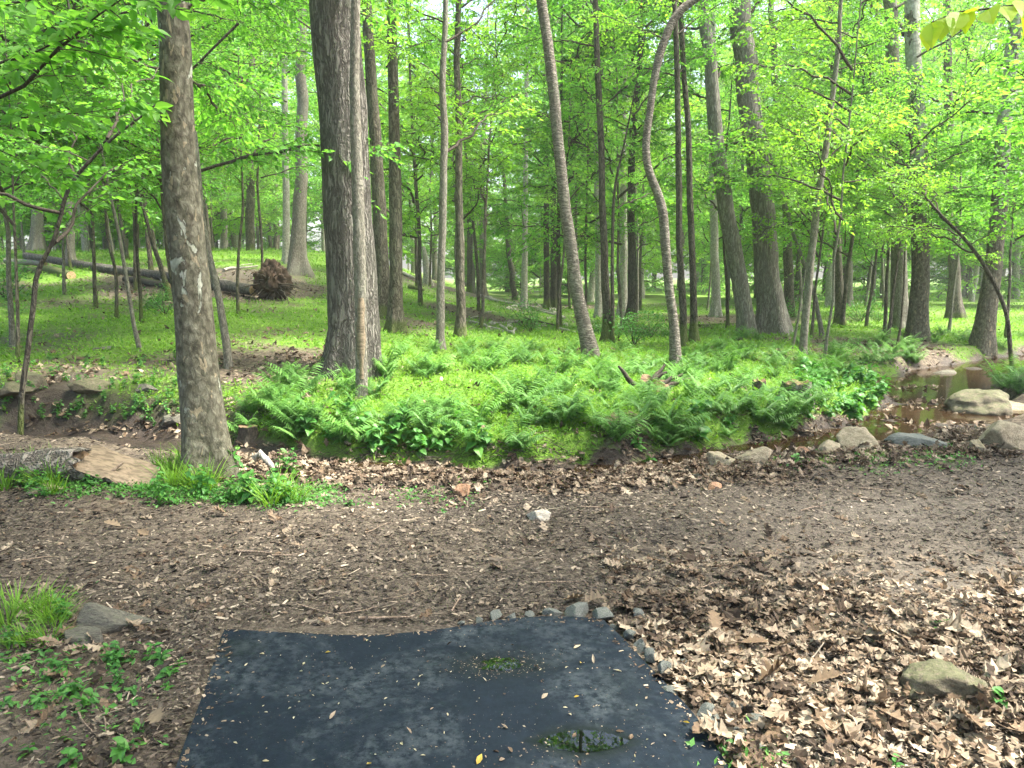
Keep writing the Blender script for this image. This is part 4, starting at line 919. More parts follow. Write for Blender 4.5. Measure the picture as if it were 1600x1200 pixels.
# dead leaves
RIG = np.array([at_z(x, y, .01)[:2] for x, y in ((938, 968), (975, 998), (1003, 1030), (1048, 1078), (1088, 1120), (1140, 1200), (1230, 1450))])
LEF = np.array([at_z(x, y, .01)[:2] for x, y in ((350, 985), (332, 1040), (315, 1090), (275, 1200), (190, 1450))])
def onmat(x, y, m=.035):
    return (y < 3.235 + .04 * (x > -.3)) & (x > np.interp(y, LEF[::-1, 1], LEF[::-1, 0]) - .02) & (x < np.interp(y, RIG[::-1, 1], RIG[::-1, 0]) + m)
mb = MB()
def dead(x, y, s0, s1, tilt, T=OAK, lift=.02, wr=(.5, .75)):
    k = ~onmat(x, y); x, y = x[k], y[k]; n = len(x); z = H(x, y)
    s = rs.uniform(s0, s1, n)
    scatter(mb, T, np.stack([x, y, z + rs.uniform(.002, lift, n)], 1), rs.rand(n) * 6.28, rs.normal(0, tilt, n), rs.normal(0, tilt * 1.2, n), s, s * rs.uniform(*wr, n), curl=rs.normal(.10, .22, n), bend=rs.normal(0, .2, n), crum=.075)
def box(n, x0, x1, y0, y1): return rs.uniform(x0, x1, n), rs.uniform(y0, y1, n)
# bottom right drift of oak leaves
x, y = box(6200, .45, 3.6, 1.6, 4.1); pr = sstep(1.0, -.45, (y - 3.15) + .3 * vn(x * 2, y * 2, seed=61) + .25 * (x - 1.4) * (x > 1.4)) ; pr = np.maximum(pr * np.clip(.8 + .6 * vn(x * 3, y * 3, seed=83), .15, 1), .06); k = rs.rand(len(x)) < pr; dead(x[k], y[k], .05, .13, .17, lift=.03, wr=(.55, .85))
x, y = box(7500, .45, 3.6, 1.6, 4.2); k = rs.rand(len(x)) < sstep(4.3, 3.0, y); x, y = x[k], y[k]; dead(x, y, .012, .045, .3, OVATE, .05, (.5, 1.0))
# drift against the ditch
x, y = box(26000, -3.2, 4.6, 4.3, 8.2); dd, cw, sd = creek(x, y); e = dd - cw; pr = sstep(1.25, .55, e + .25 * vn(x * 1.5, y * 1.5, seed=62)) * (sd < 0) * sstep(-.25, .15, e); pr = pr * sstep(-2.9, -2.2, x)
k = rs.rand(len(x)) < pr; dead(x[k], y[k], .045, .115, .24, lift=.045)
# scattered over the trail
x, y = samp(5600, 1.9, 7.5, power=.6); dd, cw, sd = creek(x, y); k = ((sd < 0) | (y < 5)) & (dd > cw) & (rs.rand(len(x)) < .25 + .5 * sstep(-.2, .6, vn(x * 1.1, y * 1.1, seed=63))); dead(x[k], y[k], .015, .05, .22, OVATE, .012, (.35, .8))
x, y = samp(520, 1.9, 7.0, power=.8); dd, cw, sd = creek(x, y); k = ((sd < 0) | (y < 5)) & (dd > cw); dead(x[k], y[k], .06, .12, .22, OAK, .012)
for (px_, py_, n_) in ((1110, 738, 60), (1160, 738, 60), (1215, 730, 90), (1262, 720, 90), (1320, 716, 70), (1390, 712, 90), (1500, 708, 80), (1560, 712, 60), (1430, 1110, 60), (1540, 1115, 60), (720, 785, 20), (150, 1000, 25)):
    c_ = gp(px_, py_); dead(c_[0] + rs.normal(0, .16, n_), c_[1] + rs.normal(0, .09, n_), .04, .11, .3, OAK, .04)
x, y = box(9000, -4, 5, 5.5, 9.5); dd, cw, sd = creek(x, y); e = dd - cw; k = (sd > 0) & (e > -.02) & (rs.rand(len(x)) < .75 * sstep(.75, .15, e) * np.clip(.7 + .8 * vn(x * 1.6, y * 1.6, seed=97), 0, 1)); dead(x[k], y[k], .04, .11, .3, OAK, .035)
# far side: leaf patches between the green
x, y = samp(42000, 6.4, 30, power=-.2); g, mud_dark, lit, tr = masks(x, y); dd, cw, sd = creek(x, y); k = (sd > 0) & (rs.rand(len(x)) < np.clip(.75 - g * 1.25, .04, 1)) & (dd > cw - .05); x, y = x[k], y[k]
k = rs.rand(len(x)) < .4; dead(x[k], y[k], .07, .14, .35, OAK, .03); dead(x[~k], y[~k], .05, .11, .45, OVATE, .03, (.4, .9))
# in the shallow pool
x, y = box(3200, 3.2, 9.0, 7.2, 13); dd, cw, sd = creek(x, y); k = (dd < cw) & (H(x, y) > CREEK_Z - .035) ; dead(x[k], y[k], .05, .12, .3, OVATE, .03, (.4, .9))
o = mb.build('leaf_litter', MT['dead']); tag(o, 'brown dead oak leaves drifted over the forest floor', 'dead leaves', kind='stuff')
# bark mulch on the trail
STRIP = (np.array([[0, -.5, 0], [0, .5, 0], [.5, .5, .08], [.5, -.5, .08], [1, -.4, 0], [1, .4, 0]], float), np.array([[0, 3, 2], [0, 2, 1], [3, 4, 5], [3, 5, 2]]))
mb = MB(); x, y = samp(150000, 1.75, 7.6, power=.7)
dd, cw, sd = creek(x, y); n1 = vn(x * .8, y * .8, seed=64)
k = ((sd < 0) | (y < 5)) & (dd > cw + .1) & ~onmat(x, y) & (rs.rand(len(x)) < .8 + .4 * n1 - .42 * trail_tawny(x, y)) & ~((x < -1.5) & (y < 3.1 + .3 * n1) & (rs.rand(len(x)) < .75)); x, y = x[k], y[k]; n = len(x)
s = rs.gamma(2.0, .0065, n) + .006; s = np.minimum(s, .08)
wd = np.minimum(s * rs.uniform(.12, .55, n), .014) 
scatter(mb, STRIP, np.stack([x, y, H(x, y) + rs.uniform(-.001, .012, n)], 1), rs.rand(n) * 6.28, rs.normal(0, .22, n), rs.normal(0, .5, n), s, wd)
x, y = samp(1500, 1.8, 7.4, power=.7); dd, cw, sd = creek(x, y); k = ((sd < 0) | (y < 5)) & (dd > cw + .2) & ~onmat(x, y); x, y = x[k], y[k]; n = len(x); s = rs.uniform(.04, .13, n)
scatter(mb, STRIP, np.stack([x, y, H(x, y) + rs.uniform(.004, .014, n)], 1), rs.rand(n) * 6.28, rs.normal(0, .08, n), rs.normal(0, .3, n), s, rs.uniform(.0025, .006, n), bend=rs.normal(0, .12, n))
o = mb.build('bark_mulch', MT['chip']); tag(o, 'dark shredded bark and wood chips covering the trail', 'mulch', kind='stuff')
# tangle of thin roots and twigs on the ditch bank and dark slope
mb = MB()
for k in range(250):
    if k < 180: p = gp(rs.uniform(380, 1240), rs.uniform(700, 728))
    else: p = gp(rs.uniform(20, 300), rs.uniform(620, 700))
    m = 6; a = rs.rand() * 6.28 if k >= 190 else rs.normal(0, .5) + (3.14 if rs.rand() < .5 else 0); L = rs.uniform(.15, .55)
    stp = np.cumsum(np.concatenate([[a], rs.normal(0, .16, m - 1)])); P = p + np.concatenate([[[0, 0, 0]], np.cumsum(np.stack([np.cos(stp), np.sin(stp) * .6, rs.normal(0, .15, m)], 1)[:-1] * L / m, 0)])
    P[:, 2] = H(P[:, 0], P[:, 1]) + .015 + np.abs(rs.normal(0, .03)) * np.sin(np.linspace(0, 3.1, m)) + .01
    tube(mb, P, rs.uniform(.0015, .0045) * np.linspace(1, .4, m), 4, 0, cap=False)
o = mb.build('root_and_twig_debris', MT['twig']); tag(o, 'tangle of fine bare roots and twigs along the ditch bank', 'twigs', kind='stuff')

# ------------------------------------------------------------------ single leaves and sticks
oakm = []
for i in range(5):
    mb = MB(); scatter(mb, OAK, np.zeros((1, 3)), 0, 0, 0, .13, .13 * (.6 + .05 * i), curl=.12 + .08 * i, bend=-.15 + .09 * i); P_ = np.array([[0, 0, 0], [-.02, 0, .004], [-.045, .004, .01]]); tube(mb, P_, .0012, 4, 0, cap=False); me_ = mb.mesh('oak_leaf', MT['deadpale']); me_.polygons.foreach_set('use_smooth', np.ones(len(me_.polygons), bool)); oakm.append(me_)
def leafobj(x, y, s, label, group, sink=.022):
    p = gp(x, y); o = link('oak_leaf', oakm[rng.randrange(5)], None, (p[0], p[1], p[2] + sink)); o.rotation_euler = (rng.gauss(0, .2), rng.gauss(0, .2), rng.random() * 6.28); s *= .85; o.scale = (s, s, s); tag(o, label, 'dead leaf', group)
for (x, y, s) in ((190, 828, 1.1), (215, 832, .9), (355, 806, .9), (640, 820, .8), (735, 830, .9), (995, 858, 1.0), (1050, 865, .8), (1185, 860, .9), (1280, 868, .8), (1190, 885, .9), (1440, 895, 1.1), (1450, 905, .9), (1225, 915, .6), (1010, 790, .9), (1120, 805, .8), (1330, 775, .9), (1345, 845, .8), (875, 945, 1.1), (1145, 985, 1), (240, 1120, 1.3)):
    leafobj(x, y, s, 'pale lobed oak leaf lying loose on the trail', 'loose oak leaves on the trail')
for (x, y, s) in ((1415, 1150, 1.35), (1490, 1125, 1.3), (1425, 1075, 1.1), (1180, 1085, 1.4), (1260, 1085, 1.1), (1545, 1095, 1), (1295, 1165, 1.1), (1120, 1005, 1.3), (1155, 1020, 1.1), (1240, 1020, 1.2), (1395, 1015, 1.1), (1445, 1000, .9), (1085, 1075, 1.1), (1210, 1130, 1.1), (1350, 1110, 1.1), (1570, 1160, 1.2)):
    leafobj(x, y, s, 'large dry oak leaf on top of the leaf drift beside the mat', 'large oak leaves on the drift', .05)
def stick(p0, p1, r, label, group, lift=.01, name='stick', cat='stick', mat='stick', wob=.04, fork=False):
    a, b = np.array(p0), np.array(p1); n = 9; t = np.linspace(0, 1, n); L = np.linalg.norm(b - a); r_ = np.random.RandomState(int(abs(a[0]) * 997 + abs(a[1]) * 131) % 9999)
    P = a + (b - a) * t[:, None]; side = np.array([-(b - a)[1], (b - a)[0], 0]) / L; P = P + side * (np.cumsum(r_.normal(0, wob / 2, n)) * L * .4)[:, None]
    hz = H(P[:, 0], P[:, 1]); P[:, 2] = np.maximum(P[:, 2], hz) * 0 + hz + r + lift
    if L > .8: P[:, 2] = np.maximum(np.linspace(hz[0], hz[-1], n) , hz - .0) + r * .8 + lift
    mb = MB(); tube(mb, P - a, r * (1 - .55 * t), 8, 0, lump=.15, seed=3)
    if fork:
        q = P[4] - a; e = q + (side * .35 + (b - a) / L * .3 + [0, 0, .05]) * L * .5; tube(mb, np.array([q, (q + e) / 2 + [0, 0, .01], e]), [r * .5, r * .4, r * .2], 6, 0)
    o = mb.build(name, MT[mat], None, a); return tag(o, label, cat, group)
for (x0, y0, x1, y1, r, f) in ((160, 911, 215, 918, .007, 0), (370, 866, 425, 870, .012, 0), (465, 950, 555, 968, .005, 0), (560, 972, 645, 970, .010, 0), (705, 958, 720, 935, .006, 1), (395, 905, 440, 925, .006, 0), (530, 962, 590, 950, .005, 0), (425, 872, 470, 868, .006, 0),
                               (840, 912, 905, 911, .006, 0), (910, 797, 985, 795, .007, 0), (1320, 908, 1355, 893, .006, 1), (1225, 915, 1230, 895, .006, 0), (1290, 990, 1310, 985, .009, 0), (1373, 985, 1380, 965, .008, 0), (1510, 965, 1600, 1012, .012, 0), (1460, 915, 1500, 935, .006, 0), (1085, 925, 1125, 915, .006, 0),
                               (1345, 765, 1395, 768, .007, 0), (380, 820, 440, 815, .004, 0), (570, 835, 610, 820, .004, 1), (100, 835, 150, 840, .004, 0), (30, 880, 90, 872, .004, 0), (1165, 870, 1225, 868, .006, 0), (1505, 870, 1560, 885, .005, 0), (640, 905, 700, 900, .004, 0), (1250, 800, 1290, 790, .005, 0), (660, 925, 600, 940, .003, 0)):
    stick(gp(x0, y0), gp(x1, y1), r * .8, 'thin weathered stick lying on the trail', 'sticks lying on the trail', fork=bool(f))
for (x0, y0, x1, y1) in ((160, 1120, 168, 1150), (122, 1120, 142, 1150), (100, 1065, 103, 1080), (265, 1045, 310, 1035), (5, 1055, 60, 1035)):
    stick(gp(x0, y0), gp(x1, y1), .004, 'short pale twig on the soil left of the mat', 'twigs left of the mat')
# broken branches and logs on the far slope
for (x0, y0, x1, y1, r, m) in ((765, 470, 860, 490, .07, 'pale'), (745, 462, 790, 475, .06, 'pale'), (850, 478, 870, 495, .05, 'pale'), (780, 512, 790, 525, .05, 'pale'), (735, 505, 775, 520, .04, 'pale'), (880, 500, 830, 482, .05, 'pale'), (640, 452, 662, 458, .09, 'mid'), (630, 430, 652, 440, .10, 'pale'), (350, 425, 400, 418, .05, 'pale'), (340, 440, 300, 425, .06, 'mid'), (215, 440, 262, 452, .09, 'mid'), (300, 447, 260, 438, .07, 'twig'), (560, 450, 590, 452, .05, 'pale'), (820, 500, 870, 512, .04, 'twig'), (1090, 512, 1150, 508, .05, 'dark'), (1060, 520, 1110, 512, .04, 'mid')):
    stick(gp(x0, y0), gp(x1, y1), r, 'broken branch lying on the far slope between the trunks', 'broken branches on the slope', name='fallen_branch', cat='branch', mat=m, lift=.02)
for k in range(26):
    x, y = rng.uniform(740, 880), rng.uniform(455, 520)
    if k > 16: x, y = rng.uniform(250, 400), rng.uniform(412, 445)
    stick(gp(x, y), gp(x + rng.uniform(-25, 25), y + rng.uniform(-5, 8)), rng.uniform(.015, .04), 'broken branch lying on the far slope between the trunks', 'broken branches on the slope', name='fallen_branch', cat='branch', mat='pale', lift=.03)

# ------------------------------------------------------------------ logs, stumps, root ball
def log(name, label, cat, p0, p1, r0, r1, mat, endmat='cutwood', lump=.06, sides=22, n=26, lift=(0, 0), root=True):
    a = np.array(p0, float); b = np.array(p1, float); a[2] += r0 * .8 + lift[0]; b[2] += r1 * .8 + lift[1]
    t = np.linspace(0, 1, n); c = (a + b) / 2; P = a + (b - a) * t[:, None] - c
    P[:, 2] += .4 * r0 * vn(t * 3, 0, seed=int(r0 * 1000)); P[:, 2] = np.maximum(P[:, 2], H(P[:, 0] + c[0], P[:, 1] + c[1]) + (r0 + (r1 - r0) * t) * .75 - c[2]); mb = MB(); tube(mb, P, r0 + (r1 - r0) * t, sides, 0, lump=lump, seed=2)
    R_ = thing(name, label, cat, c)
    mbb = MB(); mbb.V, mbb.F, mbb.M, mbb.S, mbb.A, mbb.n = mb.V[:1], mb.F[:1], mb.M[:1], mb.S[:1], mb.A[:1], len(mb.V[0])
    mbb.build('bark', MT[mat], R_)
    for k in (0, 1):
        ring = mb.V[0][:sides] if k == 0 else mb.V[0][-sides:]
        e = MB(); cen = ring.mean(0); rr = [ring * 1.0, cen + (ring - cen) * .6 + np.random.RandomState(k).normal(0, r0 * .02, ring.shape), cen + (ring - cen) * .2]
        V = np.concatenate(rr + [[cen]]); F = []; q = np.arange(sides); q2 = (q + 1) % sides
        e.add(V, np.concatenate([np.stack([q + j * sides, q2 + j * sides, q2 + (j + 1) * sides, q + (j + 1) * sides], 1) for j in (0, 1)]), 0, False)
        e.add(V, np.stack([q + 2 * sides, q2 + 2 * sides, np.full(sides, 3 * sides)], 1), 0, False)
        e.build('cut_end', MT[endmat], R_)
    return R_, c
fr, c = log('fallen_tree', 'long fallen trunk lying across the left hill, ending in the uprooted root ball', 'fallen tree', gp(398, 466), gp(42, 418), .14, .11, 'oak', lift=(.10, .30))
rb = gp(428, 468)
def ico(sub):
    import bmesh
    bm = bmesh.new(); bmesh.ops.create_icosphere(bm, subdivisions=sub, radius=1); V = np.array([v.co[:] for v in bm.verts]); F = np.array([[v.index for v in f.verts] for f in bm.faces]); bm.free(); return V, F
ICO4, ICO3 = ico(5), ico(3)
V, F = ICO4; d = 1 + .28 * fbm(V[:, 0] * 3.5, V[:, 1] * 3.5, V[:, 2] * 3.5, 5, 8)
W = V * d[:, None] * [.40, .26, .50]; W[:, 2] = np.where(W[:, 2] < 0, W[:, 2] * .6, W[:, 2] * (1 + .5 * np.maximum(0, .5 - np.abs(W[:, 0]))))
mb = MB(); mb.add(W, F); 
MT['clod'] = stone('root_soil', (.035, .023, .015), (.085, .056, .037), (.018, .012, .009), 0, 9)
off = rb - c + np.array([0, 0, .30]); mb.V[0] = mb.V[0] + off; mb.build('root_plate', MT['clod'], fr)
rs = np.random.RandomState(12)
for k in range(60):
    a = rs.uniform(0, 6.28); dd_ = np.array([math.cos(a) * .8, -rs.rand() * .8, math.sin(a) * .8 + .25]); dd_ /= np.linalg.norm(dd_); L = rs.uniform(.45, .95)
    t = np.linspace(0, 1, 7)[:, None]; P = off + dd_ * (.12 + t * L * .9) + np.cumsum(rs.normal(0, .02, (7, 3)), 0) + np.array([0, 0, -.25]) * t ** 2
    mb = MB(); tube(mb, P, rs.uniform(.008, .028) * (1 - .8 * t[:, 0]), 6, 0); mb.build('root', MT['twig'], fr)
log('sawn_log', 'sawn log with a round cut end facing the viewer, beside the long fallen trunk', 'log', gp(112, 436), gp(25, 424), .12, .12, 'mid')
log('sawn_log', 'pale peeled log lying behind the one with the round cut end', 'log', gp(70, 421), gp(10, 415), .10, .10, 'grey', lift=(.12, .1))
log('dark_log', 'short dark log lying in the brush beneath the long fallen trunk', 'log', gp(262, 452), gp(195, 440), .09, .07, 'twig')
# near split log
MT['oldbark'] = bark('old_log_bark', (.24, .215, .18), (.06, .05, .04), 12, 12, .9, .03, lich=.2)
a, b = gp(-70, 762), gp(136, 752)
sl = thing('fallen_log', 'old weathered log with broken open end in the grass left of the nearest sycamore', 'log', (a + b) / 2)
n = 26; t = np.linspace(0, 1, n); P = (a - b) / 2 + (b - a) * t[:, None]; P[:, 2] += .10 + .02 * t
th = np.arange(26) / 26 * 6.283
def jag(th_, P_): 
    f = 1 + .10 * vn(np.cos(th_)[None] * 2, np.sin(th_)[None] * 2, P_[:, :1] * 5, 3) + .05 * vn(np.cos(th_)[None] * 7, np.sin(th_)[None] * 7, P_[:, :1] * 3, 4); return f
mb = MB(); tube(mb, P, .125 + .01 * np.sin(t * 9), 26, 0, cap=False, lump=.05, seed=5, flare=jag)
V = mb.V[0].reshape(n, 26, 3); V[-1] += np.stack([.10 * vn(th * 2.2, 3, seed=4) + .05 * vn(th * 6, 1, seed=5), 0 * th, 0 * th], 1); V[-2] += np.stack([.05 * vn(th * 2.2, 3, seed=4), 0 * th, 0 * th], 1); mb.V[0] = V.reshape(-1, 3)
mb.build('bark', MT['oldbark'], sl)
mb = MB(); tube(mb, P * np.array([.98, 1, 1]), .10, 20, 0, cap=True, lump=.12, seed=6); mb.build('rotten_core', MT['rotwood'], sl)
sp0, sp1 = gp(132, 750), gp(246, 757)
sp = thing('split_log', 'half log split open showing pale wood, lying between the old log and the nearest sycamore', 'log', (sp0 + sp1) / 2)
n = 22; t = np.linspace(0, 1, n); th = np.linspace(-.15, 3.3, 15); Pc = (sp0 - sp1) / 2 + (sp1 - sp0) * t[:, None]; ax = (sp1 - sp0) / np.linalg.norm(sp1 - sp0); sv = np.array([-ax[1], ax[0], 0])
rad = (.15 * np.sqrt(np.clip(1 - (t * .93) ** 3, .02, 1)))
V = []
for k in range(n):
    r_ = rad[k]; tt_ = np.linspace(0, 1, 9)
    # top split face then the rounded underside
    up = np.stack([np.outer(np.full(9, 1), Pc[k])[:, j] + sv[j] * (tt_ * 2 - 1) * r_ for j in range(3)], 1); up[:, 2] += .13 * (1 - t[k]) + .05 + (.5 - tt_) * -.10 + .018 * vn(t[k] * 9, tt_ * 4, seed=8) + .012 * vn(t[k] * 2, tt_ * 14, seed=9)
    a_ = np.linspace(0, math.pi, 9)[1:-1]; dn = np.stack([Pc[k][j] + sv[j] * np.cos(a_) * r_ for j in range(3)], 1); dn[:, 2] += up[8, 2] * (1 - np.linspace(0, 1, 9)[1:-1]) + up[0, 2] * np.linspace(0, 1, 9)[1:-1] - Pc[k][2] * 1 - np.sin(a_) * r_ * .8 ; dn[:, 2] = dn[:, 2]
    V.append((up, dn))
mb = MB(); U = np.array([v[0] for v in V]); i = np.arange(n - 1)[:, None] * 9 + np.arange(8)[None]; mb.add(U.reshape(-1, 3), np.stack([i, i + 1, i + 10, i + 9], -1).reshape(-1, 4), 0, True); mb.build('split_face', MT['wood'], sp)
Dn = np.array([np.concatenate([v[0][8:9], v[1], v[0][0:1]]) for v in V]); m_ = Dn.shape[1]; i = np.arange(n - 1)[:, None] * m_ + np.arange(m_ - 1)[None]; mb = MB(); mb.add(Dn.reshape(-1, 3), np.stack([i, i + 1, i + m_ + 1, i + m_], -1).reshape(-1, 4), 0, True); mb.build('bark', MT['oldbark'], sp)
q = gp(158, 757) + [0, -.02, .01]; e = at_y(193, 722, q[1] + .1); mb = MB(); tube(mb, np.array([q * 0, (e - q) / 2 + [0, 0, .01], e - q]), [.012, .013, .009], 8, 0); o = mb.build('stick', MT['stick'], None, q); tag(o, 'brown stick leaning on the split pale log', 'stick')

def stump(name, label, p, r, h, mat, topmat, spl=0.0, flare=.5, seed=1):
    R_ = thing(name, label, 'stump', p); mb = MB(); n = 12; t = np.linspace(0, 1, n); P = np.stack([0 * t, 0 * t, -.1 + (h + .1) * t], 1)
    tube(mb, P, r, 24, 0, cap=False, lump=.14, seed=seed, flare=lambda th, P: 1 + (flare * np.exp(-np.maximum(P[:, 2], 0) / (r * .6)))[:, None] * (.5 + .5 * np.cos(5 * th + seed))[None])
    V = mb.V[0].reshape(n, 24, 3); th = np.arange(24) / 24 * 6.283
    for k in (-1, -2, -3): V[k, :, 2] += spl * vn(th * 3.1, seed, seed=seed) * (1 + k * .25)
    ring = V[-1].copy(); mb.V[0] = V.reshape(-1, 3); mb.build('bark', MT[mat], R_)
    c = ring.mean(0) - [0, 0, spl * .6]; inner = c + (ring - c) * .5; inner[:, 2] -= spl * .3; VV = np.concatenate([ring, inner, [c]]); q = np.arange(24); q2 = (q + 1) % 24
    e = MB(); e.add(VV, np.stack([q, q2, q2 + 24, q + 24], 1), 0, False); e.add(VV, np.stack([q + 24, q2 + 24, np.full(24, 48)], 1), 0, False); e.build('top', MT[topmat], R_); return R_
stump('tree_stump', 'small dark sawn stump right of the nearest sycamore, at the fern edge', gp(388, 690), .10, .17, 'twig', 'rotwood', .01)
stump('tree_stump', 'grey rotting stump half sunk in the leafy plants above the boulder row', gp(1243, 625), .17, .22, 'grey', 'rotwood', .06, seed=5)
stump('tree_stump', 'tiny black stump in the ferns left of the grey rotting one', gp(1186, 612), .09, .16, 'twig', 'rotwood', .04, seed=6)
rst = stump('rotten_stump', 'splintered brown stump with leaning slabs at the foot of the crooked tree', gp(1022, 612), .16, .16, 'rotwood', 'rotwood', .07, seed=9)
for k, (dx, dz, tl) in enumerate(((-.18, .36, -.5), (-.08, .30, .9), (.08, .24, 1.1), (.2, .2, 1.25), (0, .33, .6))):
    mb = MB(); e = np.array([math.sin(tl) * .42, -.05 + .05 * k, math.cos(tl) * .3]); s0 = np.array([dx - .1, -.08, .08]); tt_ = np.linspace(0, 1, 6)[:, None]
    P = s0 + e * tt_ + np.random.RandomState(k).normal(0, .008, (6, 3)); tube(mb, P, .04 * (1 - .6 * tt_[:, 0]), 7, 0, lump=.3, seed=k); mb.build('splinter', MT['twig'], rst)
# curved pale root by the sycamore
p = gp(398, 735); e = gp(432, 748); mb = MB(); pr = np.array([[0, 0, .10], [.05, 0, .14], [.10, -.02, .10], [.15, -.04, .05], [.18, -.06, -.03]]); tube(mb, pr, [.03, .032, .028, .022, .015], 10, 0, lump=.12, seed=4)
tag(mb.build('exposed_root', MT['pale'], None, p), 'pale bent root sticking out at the ditch right of the nearest sycamore', 'root')

# ------------------------------------------------------------------ rocks
def rockmesh(seed, mat, chops=13, rough=.05, T=None, dr=(.5, .82), smooth=True):
    rs = np.random.RandomState(seed); V, F = T or ICO4
    r = np.full(len(V), 1.6)
    for _ in range(chops):
        n = rs.normal(0, 1, 3); n /= np.linalg.norm(n); d = rs.uniform(*dr); q = V @ n; r = np.where(q > .15, np.minimum(r, d / np.maximum(q, .15)), r)
    r = np.minimum(r, 1.12); r = r * (1 + rough * fbm(V[:, 0] * 2 + seed, V[:, 1] * 2, V[:, 2] * 2, 4, seed))
    mb = MB(); mb.add(V * r[:, None], F, 0, smooth); return mb.mesh('rock', MT[mat])
def rock(px, py, wpx, hpx, mat, label, seed, group=None, deep=.8, rot=0.0, tilt=0.0, name='rock', cat='rock', chops=13, sink=.3, T=None, me=None, dr=(.5, .82), rough=.05):
    p = gp(px, py); t = np.dot(p - CAM, [0, cp, -sp_]); wd = wpx / FPX * t; ht = hpx / FPX * t
    o = link(name, me or rockmesh(seed, mat, chops, rough, T, dr)); sx, sz = wd / 2 / .93, ht / (2 - sink * 2) / .9
    o.scale = (sx, sx * deep, sz); o.location = (p[0], p[1] + sx * deep * .6, gz(p[0], p[1] + sx * deep * .6) + sz * (1 - sink * 2) * .9 * 1.0 - sz * .22); o.rotation_euler = (0, tilt, rot); return tag(o, label, cat, group)
rock(1132, 735, 50, 36, 'tan', 'rounded pointed tan boulder, leftmost of the boulder row by the ditch', 1, name='boulder', cat='boulder')
rock(1180, 730, 66, 32, 'tan', 'low brown boulder lying right against the pointed tan one', 2, name='boulder', cat='boulder')
rock(1300, 712, 60, 30, 'tan', 'jagged whitish boulder in the row, left of the tallest one', 3, rot=.4, name='boulder', cat='boulder', tilt=.2)
rock(1352, 706, 80, 44, 'tan', 'tallest pale boulder in the row beside the leafy plants', 4, name='boulder', cat='boulder', tilt=.15)
rock(1447, 702, 88, 24, 'slate', 'flat blue grey slab boulder at the pool edge', 5, name='boulder', cat='boulder', tilt=.1)
rock(1578, 704, 88, 42, 'tan', 'large smooth tan boulder at the right edge, pool side', 16, name='boulder', cat='boulder', tilt=.2, chops=11)
rock(1532, 707, 30, 22, 'tan', 'small tan rock left of the large smooth boulder', 7)
rock(1545, 652, 88, 38, 'mossy', 'mossy rock with ferns on it across the pool', 8, name='boulder', cat='boulder', chops=7, dr=(.7, .92), rough=.14)
rock(1590, 650, 70, 18, 'tan', 'low brown rock right of the mossy one across the pool', 9)
rock(1488, 590, 44, 16, 'flat', 'grey flat rock on the muddy bank above the pool', 10)
rock(722, 776, 36, 26, 'rust', 'rusty red brown block of stone in the leaves near the ditch', 11, tilt=-.3, deep=.6)
rock(845, 812, 50, 20, 'cream', 'flat cream coloured stone on the leaves in the middle of the trail edge', 12, deep=.7)
rock(170, 988, 128, 40, 'flat', 'long flat grey stone at the left by the coarse grass', 13, deep=.45, tilt=.06, chops=12)
rock(125, 1010, 80, 22, 'flat', 'thin dark slab just below the long flat grey stone', 14, deep=.5, chops=12)
rock(1492, 1098, 115, 48, 'mossy', 'moss covered brown rock in the leaf drift right of the mat', 15, deep=.9, chops=7, dr=(.7, .92), rough=.16)
rock(44, 612, 52, 34, 'mossy', 'brown boulder beside the kinked sapling', 17); rock(20, 632, 60, 22, 'mossy', 'low brown rock below the boulder by the kinked sapling', 18)
rock(133, 624, 55, 24, 'mossy', 'low brown rock on the dark slope right of the kinked sapling', 19); rock(225, 614, 40, 12, 'flat', 'small flat grey rock on the slope', 20)
rock(268, 668, 40, 16, 'flat', 'dark flat rock left of the nearest sycamore', 21); rock(150, 548, 44, 8, 'flat', 'thin grey slab in the grass halfway up the slope', 22)
rock(1095, 750, 22, 9, 'tan', 'small tan stone at the ditch left of the pointed boulder', 23); rock(70, 770, 60, 12, 'tan', 'low brown stone half buried under the old log', 24); rock(1118, 765, 26, 9, 'rust', 'flat brown stone in leaves below the pointed boulder', 25)
rock(1255, 716, 30, 16, 'rust', 'brown broken stone left of the jagged whitish boulder', 26)
GRP = [rockmesh(90 + i, 'cream', 11, .02, ICO3) for i in range(3)]
GR = [rockmesh(60 + i, 'slate', 11, .01, ICO4, (.42, .75), True) for i in range(5)]
for k, (x, y, wd, ht) in enumerate(((775, 970, 26, 12), (800, 972, 20, 10), (828, 968, 16, 8), (905, 966, 34, 18), (940, 972, 36, 14), (862, 966, 26, 12), (750, 974, 14, 8), (985, 1000, 22, 12), (1002, 1018, 24, 14), (1018, 1038, 22, 18), (1040, 1060, 30, 24), (1068, 1048, 26, 16), (1104, 1122, 28, 12), (1118, 1140, 34, 12), (1150, 1118, 26, 12), (1182, 1136, 32, 14), (1135, 1165, 36, 14), (1182, 1182, 26, 12), (1160, 1152, 24, 10), (1000, 965, 20, 9), (960, 985, 14, 8), (1085, 1150, 20, 10), (720, 978, 12, 6), (1046, 1088, 22, 12))):
    rock(x, y, wd * 1.25, ht * 1.35, 'slate', 'angular blue grey stone chunk along the edge of the mat', 0, 'stone chunks along the mat', rot=rng.random() * 6, me=GR[k % 5], name='stone_chunk', cat='stone', deep=.8, sink=.15, tilt=rng.uniform(-.3, .3))

for k in range(22):
    x, y = rng.uniform(745, 885), rng.uniform(458, 515)
    rock(x, y, rng.uniform(6, 16), rng.uniform(4, 8), 'tan', 'small pale stone on the far stony strip of the slope', 0, 'pale stones on the far slope', rot=rng.random() * 6, me=GRP[k % 3], name='stone', cat='stone')
